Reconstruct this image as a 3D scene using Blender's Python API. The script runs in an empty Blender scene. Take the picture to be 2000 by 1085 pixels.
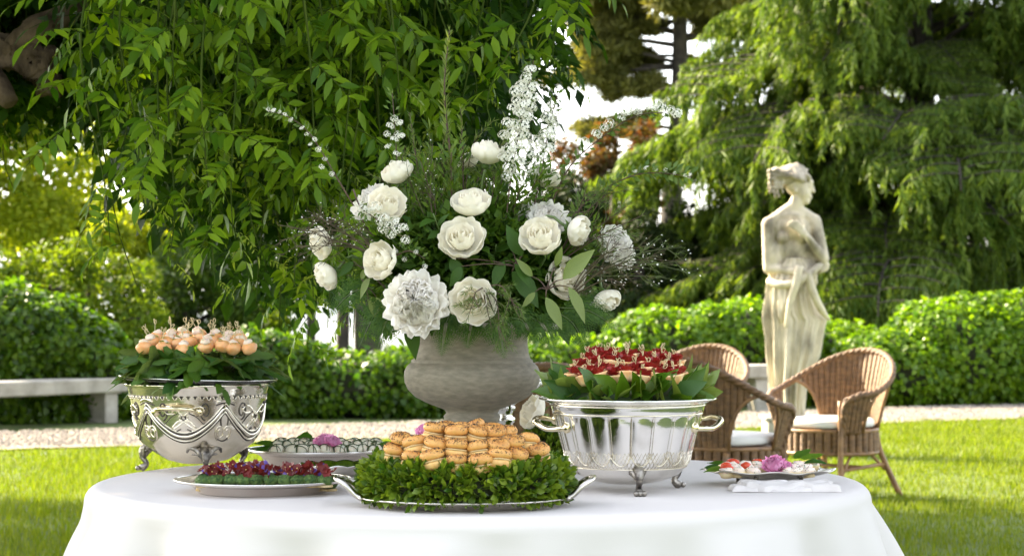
import bpy, math, random
import numpy as np
from mathutils import Vector, Matrix

# ------------------------------------------------------------------ camera, world, sun, exposure
SC = bpy.context.scene
COL = SC.collection
EYE = 1.16                       # camera height over the lawn (m)
FPX = 4335.0                     # focal length in pixels of the 2000 px wide photograph
cam_d = bpy.data.cameras.new('camera')
cam = bpy.data.objects.new('camera', cam_d)
COL.objects.link(cam)
cam.location = (0, 0, EYE)
cam.rotation_euler = (math.radians(90), 0, 0)
cam_d.sensor_width = 36
cam_d.lens = FPX / 2000 * 36
cam_d.shift_y = (592 - 542.5) / 2000
cam_d.clip_start = 0.1
cam_d.clip_end = 6000
cam_d.dof.use_dof = True
cam_d.dof.focus_distance = 4.95
cam_d.dof.aperture_fstop = 9.0
SC.camera = cam

SUN_EL = math.radians(35)
SUN_AZ = math.radians(-53)       # clockwise from +Y: behind the scene, to the left
to_sun = Vector((math.sin(SUN_AZ) * math.cos(SUN_EL), math.cos(SUN_AZ) * math.cos(SUN_EL), math.sin(SUN_EL)))
W = bpy.data.worlds.new('World')
SC.world = W
W.use_nodes = True
wn = W.node_tree.nodes
sky = wn.new('ShaderNodeTexSky')
sky.sky_type = 'NISHITA'
sky.sun_disc = False
sky.sun_elevation = SUN_EL
sky.sun_rotation = SUN_AZ % (2 * math.pi)
sky.air_density = 1.0
sky.dust_density = 2.5
sky.ozone_density = 1.0
wn['Background'].inputs['Strength'].default_value = 0.15
hsv = wn.new('ShaderNodeHueSaturation')
hsv.inputs['Saturation'].default_value = 0.36
W.node_tree.links.new(sky.outputs[0], hsv.inputs['Color'])
W.node_tree.links.new(hsv.outputs[0], wn['Background'].inputs['Color'])
sun_d = bpy.data.lights.new('sun', 'SUN')
sun_d.energy = 4.7
sun_d.angle = math.radians(0.6)
sun_d.color = (1.0, 0.83, 0.55)
sun = bpy.data.objects.new('sun', sun_d)
COL.objects.link(sun)
sun.location = to_sun * 40
sun.rotation_euler = to_sun.to_track_quat('Z', 'Y').to_euler()
SC.view_settings.view_transform = 'Standard'
SC.view_settings.look = 'None'
SC.view_settings.exposure = 2.42
SC.view_settings.gamma = 1
SC.view_settings.use_curve_mapping = False
SC.render.engine = 'CYCLES'
SC.cycles.use_denoising = True
SC.cycles.max_bounces = 10
SC.cycles.diffuse_bounces = 6
SC.cycles.transparent_max_bounces = 8

# ------------------------------------------------------------------ helpers
rng = np.random.default_rng(11)
random.seed(11)
PI = math.pi
KIDS = {}

def at(px, py, d):
    """the point of the place that the photograph shows at a pixel, d metres away"""
    return Vector(((px - 1000) / FPX * d, d, EYE + (592 - py) / FPX * d))

def A3(*a): return np.array(a, float)
def nrm(a): return a / np.maximum(np.linalg.norm(a, axis=-1, keepdims=True), 1e-9)
def U(a, b, n=None): return rng.uniform(a, b, n)

class MB:
    """collects vertices and faces, then links them as one mesh object"""
    def __init__(s): s.v = []; s.f = []; s.m = []; s.n = 0; s.sm = []
    def add(s, vf, mat=0, smooth=True, T=None):
        V, F = vf
        V = np.asarray(V, float)
        if T is not None:
            M = np.array(T); V = V @ M[:3, :3].T + M[:3, 3]
        F = [F] if isinstance(F, np.ndarray) else F
        for f in F:
            if len(f):
                s.f.append(np.asarray(f, np.int64) + s.n); s.m.append(mat); s.sm.append(smooth)
        s.v.append(V); s.n += len(V)
        return s
    def mesh(s, name, mats):
        me = bpy.data.meshes.new(name)
        V = np.concatenate(s.v)
        me.vertices.add(len(V)); me.vertices.foreach_set('co', V.ravel().astype(np.float32))
        tot = np.concatenate([np.full(len(f), f.shape[1]) for f in s.f])
        loops = np.concatenate([f.ravel() for f in s.f])
        me.loops.add(len(loops)); me.loops.foreach_set('vertex_index', loops.astype(np.int32))
        me.polygons.add(len(tot))
        start = np.concatenate([[0], np.cumsum(tot)[:-1]])
        me.polygons.foreach_set('loop_start', start.astype(np.int32))
        me.polygons.foreach_set('loop_total', tot.astype(np.int32))
        me.polygons.foreach_set('material_index', np.concatenate([np.full(len(f), m) for f, m in zip(s.f, s.m)]).astype(np.int32))
        me.polygons.foreach_set('use_smooth', np.concatenate([np.full(len(f), q) for f, q in zip(s.f, s.sm)]))
        for m in (mats if isinstance(mats, (list, tuple)) else [mats]): me.materials.append(m)
        me.update(calc_edges=True)
        return me
    def build(s, name, mats, parent=None, loc=(0, 0, 0), kind=None, label=None):
        return place(s.mesh(name, mats), name, parent, loc, kind, label)

def place(me, name, parent=None, loc=(0, 0, 0), kind=None, label=None, rot=None, scale=None):
    o = bpy.data.objects.new(name, me)
    COL.objects.link(o)
    o.location = loc
    if rot is not None: o.rotation_euler = rot
    if scale is not None: o.scale = (scale,) * 3 if isinstance(scale, (int, float)) else scale
    if parent is not None:
        o.parent = parent; KIDS.setdefault(parent.name, []).append(o)
    if kind: o['kind'] = kind
    if label: o['label'] = label
    return o

def tag(o, label, cat=None, group=None, kind=None):
    o['label'] = label
    if cat: o['category'] = cat
    if group: o['group'] = group
    if kind: o['kind'] = kind
    return o

def thing(name, label, cat, loc=(0, 0, 0), rot=(0, 0, 0), group=None, scale=1.0):
    o = bpy.data.objects.new(name, None)
    COL.objects.link(o)
    o.empty_display_size = 0.05
    o.location = loc; o.rotation_euler = rot if isinstance(rot, (tuple, list)) or hasattr(rot, 'x') else (0, 0, rot)
    o.scale = (scale,) * 3
    return tag(o, label, cat, group)

def dup(o, label=None, loc=None, rot=None, scale=None, group=None, parent=None):
    c = o.copy(); COL.objects.link(c)
    if parent is not None:
        c.parent = parent; KIDS.setdefault(parent.name, []).append(c)
    if label: c['label'] = label
    if group: c['group'] = group
    if loc is not None: c.location = loc
    if rot is not None: c.rotation_euler = rot
    if scale is not None: c.scale = (scale,) * 3
    for k in list(KIDS.get(o.name, ())): dup(k, parent=c)
    return c

def mat4(R, t):
    M = np.eye(4); M[:3, :3] = R; M[:3, 3] = t
    return M

def frames(y, up):
    """rotation matrices whose Y column runs along y and whose Z column leans to up"""
    y = nrm(np.atleast_2d(y)); up = np.broadcast_to(np.atleast_2d(up), y.shape)
    x = np.cross(y, up)
    bad = np.linalg.norm(x, axis=1) < 1e-4
    if bad.any(): x[bad] = np.cross(y[bad], A3(.31, .77, .55))
    x = nrm(x); z = np.cross(x, y)
    return np.stack([x, y, z], axis=2)

def euler_of(y, up):
    R = frames(A3(*y), A3(*up))[0]
    return Matrix(R.tolist()).to_euler()

def scatter(proto, T, R, S):
    pv, pf = proto
    S = np.asarray(S, float)
    if S.ndim == 1: S = np.repeat(S[:, None], 3, 1)
    V = np.einsum('nij,nmj->nmi', R, pv[None] * S[:, None, :]) + T[:, None]
    off = (np.arange(len(T)) * len(pv))[:, None, None]
    pf = [pf] if isinstance(pf, np.ndarray) else pf
    return V.reshape(-1, 3), [(f[None] + off).reshape(-1, f.shape[1]) for f in pf]

def grid_faces(nu, nv, wrap=False):
    """quads of a grid of nv rows of nu points"""
    i = np.arange(nu if wrap else nu - 1); j = np.arange(nv - 1)
    a = (j[:, None] * nu + i[None]).ravel(); b = (j[:, None] * nu + (i[None] + 1) % nu).ravel()
    return np.stack([a, b, b + nu, a + nu], 1)

def lathe(prof, seg=48, sx=1.0, sy=1.0, mod=None):
    prof = np.array(prof, float)
    th = np.linspace(0, 2 * PI, seg, endpoint=False)
    r = prof[:, 0][:, None] * np.ones(seg)[None]; z = prof[:, 1][:, None] * np.ones(seg)[None]
    if mod is not None: r, z = mod(r, z, th[None])
    V = np.stack([r * np.cos(th) * sx, r * np.sin(th) * sy, z], 2).reshape(-1, 3)
    return V, grid_faces(seg, len(prof), True)

def smooth_path(pts, n=24):
    """Catmull-Rom through pts"""
    p = np.array(pts, float)
    if len(p) == 2:
        t = np.linspace(0, 1, n)[:, None]; return p[0] * (1 - t) + p[1] * t
    q = np.vstack([2 * p[0] - p[1], p, 2 * p[-1] - p[-2]])
    out = []
    for k in np.linspace(0, len(p) - 1 - 1e-6, n):
        i = int(k); t = k - i
        a, b, c, d = q[i], q[i + 1], q[i + 2], q[i + 3]
        out.append(.5 * (2 * b + (c - a) * t + (2 * a - 5 * b + 4 * c - d) * t * t + (3 * b - a - 3 * c + d) * t ** 3))
    return np.array(out)

def tube(pts, rad, seg=8, cap=True, flat=1.0):
    p = np.array(pts, float); n = len(p)
    rad = np.broadcast_to(np.array(rad, float), (n,)) if np.ndim(rad) == 0 else np.interp(np.linspace(0, 1, n), np.linspace(0, 1, len(rad)), rad)
    t = nrm(np.gradient(p, axis=0))
    u = np.cross(t[0], A3(0, 0, 1));
    if np.linalg.norm(u) < 1e-3: u = np.cross(t[0], A3(0, 1, 0))
    us = []
    for i in range(n):
        u = u - t[i] * u.dot(t[i]); u = u / max(np.linalg.norm(u), 1e-9); us.append(u)
    us = np.array(us); vs = np.cross(t, us)
    a = np.linspace(0, 2 * PI, seg, endpoint=False)
    V = p[:, None] + rad[:, None, None] * (np.cos(a)[None, :, None] * us[:, None] + flat * np.sin(a)[None, :, None] * vs[:, None])
    V = V.reshape(-1, 3); F = [grid_faces(seg, n, True)]
    if cap:
        k = len(V); V = np.vstack([V, p[:1], p[-1:]])
        i = np.arange(seg); j = (i + 1) % seg
        F.append(np.vstack([np.stack([j, i, np.full(seg, k)], 1), np.stack([i + (n - 1) * seg, j + (n - 1) * seg, np.full(seg, k + 1)], 1)]))
    return V, F

def box(c, s, bev=0.0):
    """a box with chamfered edges"""
    x, y, z = np.array(s) / 2
    b = min(bev, x * .9, y * .9, z * .9)
    if b <= 0:
        V = np.array([(i, j, k) for k in (-z, z) for j in (-y, y) for i in (-x, x)]) + np.array(c)
        return V, np.array([(0, 2, 3, 1), (4, 5, 7, 6), (0, 1, 5, 4), (2, 6, 7, 3), (0, 4, 6, 2), (1, 3, 7, 5)])
    def ring(hx, hy, bb, zz):
        return [(-hx + bb, -hy, zz), (hx - bb, -hy, zz), (hx, -hy + bb, zz), (hx, hy - bb, zz), (hx - bb, hy, zz), (-hx + bb, hy, zz), (-hx, hy - bb, zz), (-hx, -hy + bb, zz)]
    V = np.array(ring(x - b, y - b, b * .6, -z) + ring(x, y, b, -z + b) + ring(x, y, b, z - b) + ring(x - b, y - b, b * .6, z)) + np.array(c)
    return V, [grid_faces(8, 4, True), np.array([list(range(8))[::-1], list(range(24, 32))])]

def ellipsoid(c, r, seg=14, rings=9):
    ph = np.linspace(-PI / 2 + .02, PI / 2 - .02, rings)
    th = np.linspace(0, 2 * PI, seg, endpoint=False)
    V = np.stack([np.cos(ph)[:, None] * np.cos(th)[None], np.cos(ph)[:, None] * np.sin(th)[None], np.sin(ph)[:, None] * np.ones(seg)[None]], 2).reshape(-1, 3)
    V = V * np.array(r) + np.array(c)
    return V, [grid_faces(seg, rings, True), np.array([list(range(seg))[::-1], list(range(seg * (rings - 1), seg * rings))])]

def leaf(L=1.0, Wd=.4, nv=4, fold=.2, droop=.15, shape='ovate', wave=0.0, stalk=0.0):
    """a leaf blade along +Y, face up +Z: two halves folded on the midrib"""
    t = np.linspace(0, 1, nv + 1)
    if shape == 'ovate': w = np.sin(PI * t ** .8)
    elif shape == 'lance': w = np.sin(PI * t ** .75) ** 1.2
    elif shape == 'obovate': w = np.sin(PI * t ** 1.35) ** .8
    else: w = np.sin(PI * t)
    w = np.maximum(w, .05); w[-1] = .01
    V = []
    for k in range(nv + 1):
        y = stalk + t[k] * (L - stalk); zz = -droop * L * t[k] ** 2
        h = Wd / 2 * w[k]
        wz = wave * Wd * math.sin(k * 2.4)
        V += [(-h, y, zz + fold * h + wz), (0, y, zz), (h, y, zz + fold * h - wz)]
    return np.array(V), grid_faces(3, nv + 1)

LEAF1 = (A3((0, 0, 0), (-.28, .45, .07), (0, 1, -.12), (.28, .45, .07)).reshape(4, 3), np.array([(0, 2, 1), (0, 3, 2)]))
LEAFN = (A3((0, 0, 0), (-.10, .45, .02), (0, 1, -.1), (.10, .45, .02)).reshape(4, 3), np.array([(0, 2, 1), (0, 3, 2)]))
IVY = (A3((0, 0, 0), (-.42, .12, .04), (-.4, .5, .0), (0, 1, -.12), (.4, .5, 0), (.42, .12, .04), (0, .4, -.06)).reshape(7, 3),
       np.array([(0, 6, 1), (1, 6, 2), (2, 6, 3), (3, 6, 4), (4, 6, 5), (5, 6, 0)]))

def vnoise(p, s=1.0, seed=0):
    """cheap smooth value noise for arrays of points"""
    p = np.asarray(p) * s + seed * 17.13
    return (np.sin(p[..., 0] * 1.7 + 1.3 * np.sin(p[..., 1] * 1.1 + seed)) + np.sin(p[..., 1] * 1.9 + 1.1 * np.sin(p[..., 2] * 1.3))
            + np.sin(p[..., 2] * 2.1 + 1.7 * np.sin(p[..., 0] * .9 + 2 * seed))) / 3

# ------------------------------------------------------------------ materials
def newmat(name):
    m = bpy.data.materials.new(name); m.use_nodes = True
    return m, m.node_tree.nodes, m.node_tree.links

def solid(name, col, rough=.5, metal=0.0, col2=None, scale=8.0, bump=0.0, bscale=40.0, spec=.5, sss=0.0, detail=4.0, stretch=None, contrast=(.35, .65), trans=0.0):
    """principled material whose colour wanders between col and col2 with noise, plus fine relief"""
    m, n, l = newmat(name)
    p = n['Principled BSDF']
    p.inputs['Roughness'].default_value = rough; p.inputs['Metallic'].default_value = metal
    p.inputs['Specular IOR Level'].default_value = spec
    tc = n.new('ShaderNodeTexCoord'); src = tc.outputs['Object']
    if stretch:
        mp = n.new('ShaderNodeMapping'); mp.inputs['Scale'].default_value = stretch
        l.new(src, mp.inputs['Vector']); src = mp.outputs[0]
    p.inputs['Base Color'].default_value = (*col, 1)
    if col2 is not None:
        t = n.new('ShaderNodeTexNoise'); t.inputs['Scale'].default_value = scale; t.inputs['Detail'].default_value = detail
        l.new(src, t.inputs['Vector'])
        r = n.new('ShaderNodeValToRGB')
        r.color_ramp.elements[0].position, r.color_ramp.elements[1].position = contrast
        r.color_ramp.elements[0].color = (*col, 1); r.color_ramp.elements[1].color = (*col2, 1)
        l.new(t.outputs['Fac'], r.inputs['Fac']); l.new(r.outputs[0], p.inputs['Base Color'])
    if bump:
        t2 = n.new('ShaderNodeTexNoise'); t2.inputs['Scale'].default_value = bscale; t2.inputs['Detail'].default_value = 5
        l.new(src, t2.inputs['Vector'])
        b = n.new('ShaderNodeBump'); b.inputs['Strength'].default_value = bump; b.inputs['Distance'].default_value = .01
        l.new(t2.outputs['Fac'], b.inputs['Height']); l.new(b.outputs[0], p.inputs['Normal'])
    if sss:
        p.inputs['Subsurface Weight'].default_value = sss; p.inputs['Subsurface Scale'].default_value = .01
    if trans:
        tr = n.new('ShaderNodeBsdfTranslucent'); tr.inputs['Color'].default_value = (*col, 1)
        mx = n.new('ShaderNodeMixShader'); mx.inputs[0].default_value = trans
        l.new(p.outputs[0], mx.inputs[1]); l.new(tr.outputs[0], mx.inputs[2]); l.new(mx.outputs[0], n['Material Output'].inputs['Surface'])
    return m

def leafy(name, c1, c2, trans=.45, rough=.42, tint=(1.5, 1.35, .55), obj=False, spec=.35, under=None, veins=False):
    """leaf: diffuse + gloss on top, light shining through; hue varies leaf by leaf"""
    m, n, l = newmat(name)
    p = n['Principled BSDF']; p.inputs['Roughness'].default_value = rough; p.inputs['Specular IOR Level'].default_value = spec
    if obj:
        oi = n.new('ShaderNodeObjectInfo'); rnd = oi.outputs['Random']
    else:
        g = n.new('ShaderNodeNewGeometry'); rnd = g.outputs['Random Per Island']
    mx = n.new('ShaderNodeMix'); mx.data_type = 'RGBA'
    mx.inputs[6].default_value = (*c1, 1); mx.inputs[7].default_value = (*c2, 1)
    l.new(rnd, mx.inputs[0]); colr = mx.outputs[2]
    if veins:
        tc = n.new('ShaderNodeTexCoord'); ns = n.new('ShaderNodeTexNoise'); ns.inputs['Scale'].default_value = 55; ns.inputs['Detail'].default_value = 3
        l.new(tc.outputs['Object'], ns.inputs['Vector'])
        m3 = n.new('ShaderNodeMix'); m3.data_type = 'RGBA'; m3.blend_type = 'MULTIPLY'; m3.inputs[0].default_value = .6
        rp = n.new('ShaderNodeValToRGB'); rp.color_ramp.elements[0].color = (.55, .6, .5, 1); rp.color_ramp.elements[1].color = (1.25, 1.2, 1.05, 1)
        l.new(ns.outputs['Fac'], rp.inputs[0]); l.new(colr, m3.inputs[6]); l.new(rp.outputs[0], m3.inputs[7]); colr = m3.outputs[2]
        b = n.new('ShaderNodeBump'); b.inputs['Strength'].default_value = .25; b.inputs['Distance'].default_value = .004
        l.new(ns.outputs['Fac'], b.inputs['Height']); l.new(b.outputs[0], p.inputs['Normal'])
    if under is not None:
        g2 = n.new('ShaderNodeNewGeometry'); m4 = n.new('ShaderNodeMix'); m4.data_type = 'RGBA'
        m4.inputs[7].default_value = (*under, 1); l.new(g2.outputs['Backfacing'], m4.inputs[0]); l.new(colr, m4.inputs[6]); colr = m4.outputs[2]
    l.new(colr, p.inputs['Base Color'])
    m2 = n.new('ShaderNodeMix'); m2.data_type = 'RGBA'; m2.blend_type = 'MULTIPLY'; m2.inputs[0].default_value = 1
    l.new(colr, m2.inputs[6]); m2.inputs[7].default_value = (*tint, 1)
    tr = n.new('ShaderNodeBsdfTranslucent'); l.new(m2.outputs[2], tr.inputs['Color'])
    mix = n.new('ShaderNodeMixShader'); mix.inputs[0].default_value = trans
    l.new(p.outputs[0], mix.inputs[1]); l.new(tr.outputs[0], mix.inputs[2]); l.new(mix.outputs[0], n['Material Output'].inputs['Surface'])
    return m

M = {}
M['bark'] = solid('bark', (.05, .036, .024), .95, col2=(.20, .145, .095), scale=14, bump=1.0, bscale=34, stretch=(1, 1, .6), spec=.1, detail=8)
M['dark_bark'] = solid('dark_bark', (.025, .02, .016), .9, col2=(.06, .048, .036), scale=6, bump=.8, bscale=18)
M['twig'] = solid('twig', (.07, .09, .03), .7, col2=(.11, .13, .045), scale=20)
M['brown_twig'] = solid('brown_twig', (.06, .035, .025), .8, col2=(.1, .06, .04), scale=30)
M['stone'] = solid('pale_stone', (.42, .39, .34), .85, col2=(.27, .25, .21), scale=5, bump=.5, bscale=45)
M['hedge_core'] = solid('hedge_twigs', (.018, .022, .009), .95, col2=(.03, .035, .014), scale=12)  # dark solid body standing for inner twigs, added to block light

# ------------------------------------------------------------------ the setting: lawn, path, lake, hills
def far_edge(x): return 21.7 + .52 * x + .012 * x * x
def near_edge(x): return 19.2 + .51 * x + .012 * x * x

def sheet(name, xs, ys, zf, mat, label):
    X, Y = np.meshgrid(xs, ys)
    Z = zf(X, Y)
    mb = MB(); mb.add((np.stack([X, Y, Z], 2).reshape(-1, 3), grid_faces(len(xs), len(ys))))
    o = mb.build(name, mat, kind='structure'); o['label'] = label
    return o

M['soil'] = solid('lawn_soil', (.055, .085, .014), .95, col2=(.09, .125, .02), scale=3.5, bump=.6, bscale=60)
M['gravel'] = solid('gravel', (.30, .26, .21), .95, col2=(.17, .145, .12), scale=34, bump=1.0, bscale=70, detail=6)
M['lake'] = solid('lake_water', (.12, .14, .15), .9, spec=.05, col2=(.24, .26, .27), scale=.02, stretch=(1, .12, 1))
M['hill'] = solid('far_hillside', (.09, .12, .14), .95, col2=(.2, .22, .23), scale=.02)  # distance haze is put into the pale grey-blue colour

def ground_z(X, Y):
    drop = np.clip((Y - 46) / 16, 0, 1) ** 2 * 26
    return -drop + .012 * vnoise(np.stack([X, Y, 0 * X], 2), 1.1, 2)
sheet('lawn', np.linspace(-70, 70, 141), np.concatenate([np.linspace(-40, 8, 25), np.linspace(8.5, 70, 124)]), ground_z, M['soil'], 'green garden lawn around the table')
xs = np.linspace(-16, 18, 120)
V = []; 
for k, f in enumerate((0, .25, .5, .75, 1)):
    V.append(np.stack([xs, near_edge(xs) * (1 - f) + far_edge(xs) * f + (.05 * np.sin(xs * 5) + .04 * np.sin(xs * 11.3) if f == 0 else 0), np.full_like(xs, .022 + .012 * math.sin(f * PI))], 1))
mb = MB(); mb.add((np.concatenate(V), grid_faces(len(xs), 5)))
path = mb.build('gravel_path', M['gravel'], kind='structure'); path['label'] = 'curved pale gravel path along the clipped hedges'
# loose stones on the path
n = 16000
sx = U(-6, 7, n); f = U(.02, 1, n)
sy = near_edge(sx) * (1 - f) + far_edge(sx) * f
OCT = (A3((1, 0, 0), (0, 1, 0), (-1, 0, 0), (0, -1, 0), (0, 0, .7), (0, 0, -.4)).reshape(6, 3), np.array([(0, 1, 4), (1, 2, 4), (2, 3, 4), (3, 0, 4)]))
mb = MB(); mb.add(scatter(OCT, np.stack([sx, sy, np.full(n, .036)], 1), frames(rng.normal(size=(n, 3)) * (1, 1, .2), A3(0, 0, 1)), U(.008, .022, n)), smooth=False)
tag(mb.build('gravel', solid('gravel_stone', (.36, .31, .26), .9, col2=(.19, .165, .14), scale=25)), 'loose pale gravel stones on the path', 'gravel', kind='stuff')
mb = MB(); mb.add((A3((-3000, 62, -19), (3000, 62, -19), (3000, 4200, -19), (-3000, 4200, -19)).reshape(4, 3), np.array([(0, 1, 2, 3)])))
mb.build('lake', M['lake'], kind='structure')['label'] = 'pale lake far below the garden terrace'
hx = np.linspace(-1500, 1500, 140); hv = np.linspace(0, 1, 14)
HX, HV = np.meshgrid(hx, hv)
HZ = -22 + (70 + 26 * np.sin(hx / 170 + 1) + 14 * np.sin(hx / 61))[None] * np.sin(HV * PI / 2) + 3 * vnoise(np.stack([HX, HV * 600, 0 * HX], 2), .02)
mb = MB(); mb.add((np.stack([HX, 2300 + HV * 600, HZ], 2).reshape(-1, 3), grid_faces(140, 14)))
mb.build('hills', M['hill'], kind='structure')['label'] = 'hazy hillside across the lake'

# grass blades
def grass(n, x0, x1, y0, y1, keep, h0, h1):
    x = U(x0, x1, n); y = y0 + (y1 - y0) * U(0, 1, n) ** 1.25
    k = keep(x, y); x, y = x[k], y[k]; n = len(x)
    pv = A3((-.5, 0, 0), (.5, 0, 0), (.34, .25, .55), (-.34, .25, .55), (0, .75, 1)).reshape(5, 3)
    pf = [np.array([(0, 1, 2, 3)]), np.array([(3, 2, 4)])]
    a = U(0, 2 * PI, n); h = U(h0, h1, n) * (1 + .35 * vnoise(np.stack([x, y, 0 * x], 1), 2.2)); lean = U(.2, .75, n) * h
    c, s = np.cos(a), np.sin(a)
    R = np.zeros((n, 3, 3)); R[:, 0, 0] = c; R[:, 1, 0] = s; R[:, 0, 1] = -s; R[:, 1, 1] = c; R[:, 2, 2] = 1
    S = np.stack([U(.0035, .0065, n) * (1 + .08 * np.maximum(y - 10, 0)), lean, h], 1)
    return scatter((pv, pf), np.stack([x, y, np.full(n, -.004)], 1), R, S)
def on_lawn(x, y):
    e = near_edge(x) + .05 * np.sin(x * 5) + .04 * np.sin(x * 11.3) + .06 * rng.normal(size=len(x))
    seen = (np.abs(x) < .262 * y) & ((x / y < -.16) | (x / y > .12) | (y > 14))
    return (y < e) & (seen | (U(0, 1, len(x)) < .22))
M['grass'] = leafy('grass_blades', (.085, .135, .007), (.17, .20, .012), .42, .55, (1.4, 1.45, .45), spec=.2)
mb = MB()
mb.add(grass(330000, -5.2, 6.8, 9.3, 23.5, on_lawn, .03, .062))
tag(mb.build('grass', M['grass']), 'short mown grass of the sunny lawn', 'grass', kind='stuff')

# ------------------------------------------------------------------ hedges
def shell(blobs, per_m2, e=2.6, jit=.06, seed=0):
    """points and outward normals on rounded blobs, none inside another blob"""
    P, N = [], []
    for (c, r) in blobs:
        c = np.array(c, float); r = np.array(r, float)
        area = 4 * PI * (((r[0] * r[1]) ** 1.6 + (r[0] * r[2]) ** 1.6 + (r[1] * r[2]) ** 1.6) / 3) ** (1 / 1.6)
        n = int(area * per_m2)
        d = nrm(rng.normal(size=(n, 3)))
        q = np.sign(d) * np.abs(d) ** (2 / e)
        q = q / (np.sum(np.abs(q) ** e, 1, keepdims=True)) ** (1 / e)
        nn = nrm(np.sign(q) * np.abs(q) ** (e - 1) / r)
        p = c + q * r
        p = p + nn * (jit * (1.2 * vnoise(p, 3.1, seed) + .8 * vnoise(p, 7.7, seed + 1)) + U(-jit, jit * .5, n))[:, None]
        P.append(p); N.append(nn)
    P = np.concatenate(P); N = np.concatenate(N)
    ok = P[:, 2] > .02
    for (c, r) in blobs:
        q = np.abs((P - np.array(c)) / (np.array(r) * .86 - .02))
        ok &= np.sum(q ** e, 1) > 1
    return P[ok], N[ok]

def leaves_on(P, N, proto, s0, s1, droop=.8, jitter=.75):
    n = len(P)
    y = nrm(rng.normal(size=(n, 3)) * .8 + A3(0, 0, -droop) + N * .35)
    up = nrm(N + rng.normal(size=(n, 3)) * jitter * .6)
    return scatter(proto, P, frames(y, up), U(s0, s1, n))

def core_of(blobs, shrink=.86, e=2.6):
    mb = MB()
    for (c, r) in blobs:
        V, F = ellipsoid((0, 0, 0), (1, 1, 1), 20, 13)
        q = np.sign(V) * np.abs(V) ** (2 / e)
        V = np.array(c) + q * (np.array(r) * shrink - .03)
        V[:, 2] = np.maximum(V[:, 2], .012)
        V += .02 * rng.normal(size=V.shape) * (V[:, 2:] > .05)
        mb.add((V, F), smooth=True)
    return mb

M['ivy_a'] = leafy('ivy_leaf', (.026, .075, .004), (.10, .175, .008), .45, .38, (1.5, 1.5, .4), spec=.3)
M['ivy_b'] = leafy('bright_ivy_leaf', (.05, .125, .004), (.15, .25, .010), .48, .38, (1.5, 1.5, .4), spec=.3)
def hedge(label, blobs, per_m2, mat, s0=.045, s1=.085, jit=.06, seed=0):
    c = np.mean([b[0] for b in blobs], 0)
    t = thing('ivy_hedge', label, 'hedge', (c[0], c[1], 0))
    off = np.array([c[0], c[1], 0])
    P, N = shell(blobs, per_m2, jit=jit, seed=seed)
    mb = MB(); mb.add(leaves_on(P - off, N, IVY, s0, s1)); mb.build('foliage', mat, t, kind='stuff')
    core_of([(np.array(b[0]) - off, b[1]) for b in blobs]).build('branches', M['hedge_core'], t)  # solid core added under the leaves to stop light passing through
    return t
hedge('rounded ivy covered hedge mound behind the left stone bench',
      [((-5.35, 22.0, .45), (1.25, .95, .93)), ((-4.75, 22.1, .35), (.95, .8, .75)), ((-7.2, 20.8, .45), (1.3, 1.0, 1.0))], 1500, M['ivy_a'], seed=1)
hedge('low ivy hedge between the engraved bowl and the stone urn',
      [((-2.9, 22.9, .28), (1.15, .7, .44)), ((-1.6, 23.0, .28), (1.2, .65, .40)), ((-.35, 23.6, .3), (.95, .65, .42)), ((-2.55, 22.75, .4), (.55, .5, .45)), ((-.55, 23.9, .5), (.4, .4, .42))], 1300, M['ivy_a'], seed=3)
hedge('bright leafy hedge behind the statue and the right stone bench',
      [((.6, 25.3, .3), (.9, .7, .5)), ((1.75, 25.3, .45), (.75, .75, .66)), ((2.65, 25.5, .5), (.9, .8, .68)), ((3.6, 25.9, .4), (.8, .7, .5))], 1300, M['ivy_b'], seed=5)
hedge('tall rounded bright hedge at the right edge of the lawn',
      [((4.35, 25.1, .38), (.75, .75, .46)), ((5.05, 25.3, .5), (.85, .85, .66)), ((6.0, 25.6, .55), (1.3, 1.0, .76)), ((7.9, 26.4, .55), (1.4, 1.0, .8))], 1300, M['ivy_b'], seed=8)

# ------------------------------------------------------------------ stone benches
def stone_bench(label, a, b, zt, depth=.46, th=.14, legs=(.12, .92)):
    a = Vector(a); b = Vector(b); d = (b - a); L = d.length; ang = math.atan2(d.y, d.x)
    t = thing('stone_bench', label, 'bench', (a.x, a.y, 0), (0, 0, ang))
    mb = MB(); V, F = box((L / 2, depth / 2, zt - th / 2), (L, depth, th), .014)
    mb.add((V, F), smooth=False); mb.build('seat', M['stone'], t)
    for f in legs:
        mb = MB(); mb.add(box((L * f, depth / 2, (zt - th - .012) / 2), (.17, depth - .08, zt - th - .012), .01), smooth=False)
        mb.add(box((L * f, depth / 2, zt - th - .007), (.21, depth - .05, .012), .003), smooth=False)
        mb.build('leg', M['stone'], t)
stone_bench('long weathered stone bench in front of the left ivy mound', (-5.9, 18.55), (-3.72, 21.55), .44, legs=(.36, .95))
stone_bench('low pale stone bench behind the wicker chairs', (.15, 23.35), (2.98, 23.75), .5, legs=(.06, .9))

# ------------------------------------------------------------------ trees
def crown_cloud(blobs, n, proto, s0, s1, droop=.5, fill=.35):
    r = np.array([b[1] for b in blobs], float); w = (r.prod(1)) ** (2 / 3); w /= w.sum()
    k = rng.choice(len(blobs), n, p=w)
    d = nrm(rng.normal(size=(n, 3)))
    rad = 1 - fill * U(0, 1, n) ** 1.6 + .12 * vnoise(d * 3 + k[:, None] * 2.1, 1.7)
    c = np.array([b[0] for b in blobs], float)[k]
    P = c + d * r[k] * rad[:, None]
    y = nrm(rng.normal(size=(n, 3)) + d * .4 + A3(0, 0, -droop))
    up = nrm(d * .6 + A3(0, 0, .6) + rng.normal(size=(n, 3)) * .5)
    return scatter(proto, P, frames(y, up), U(s0, s1, n))

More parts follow.
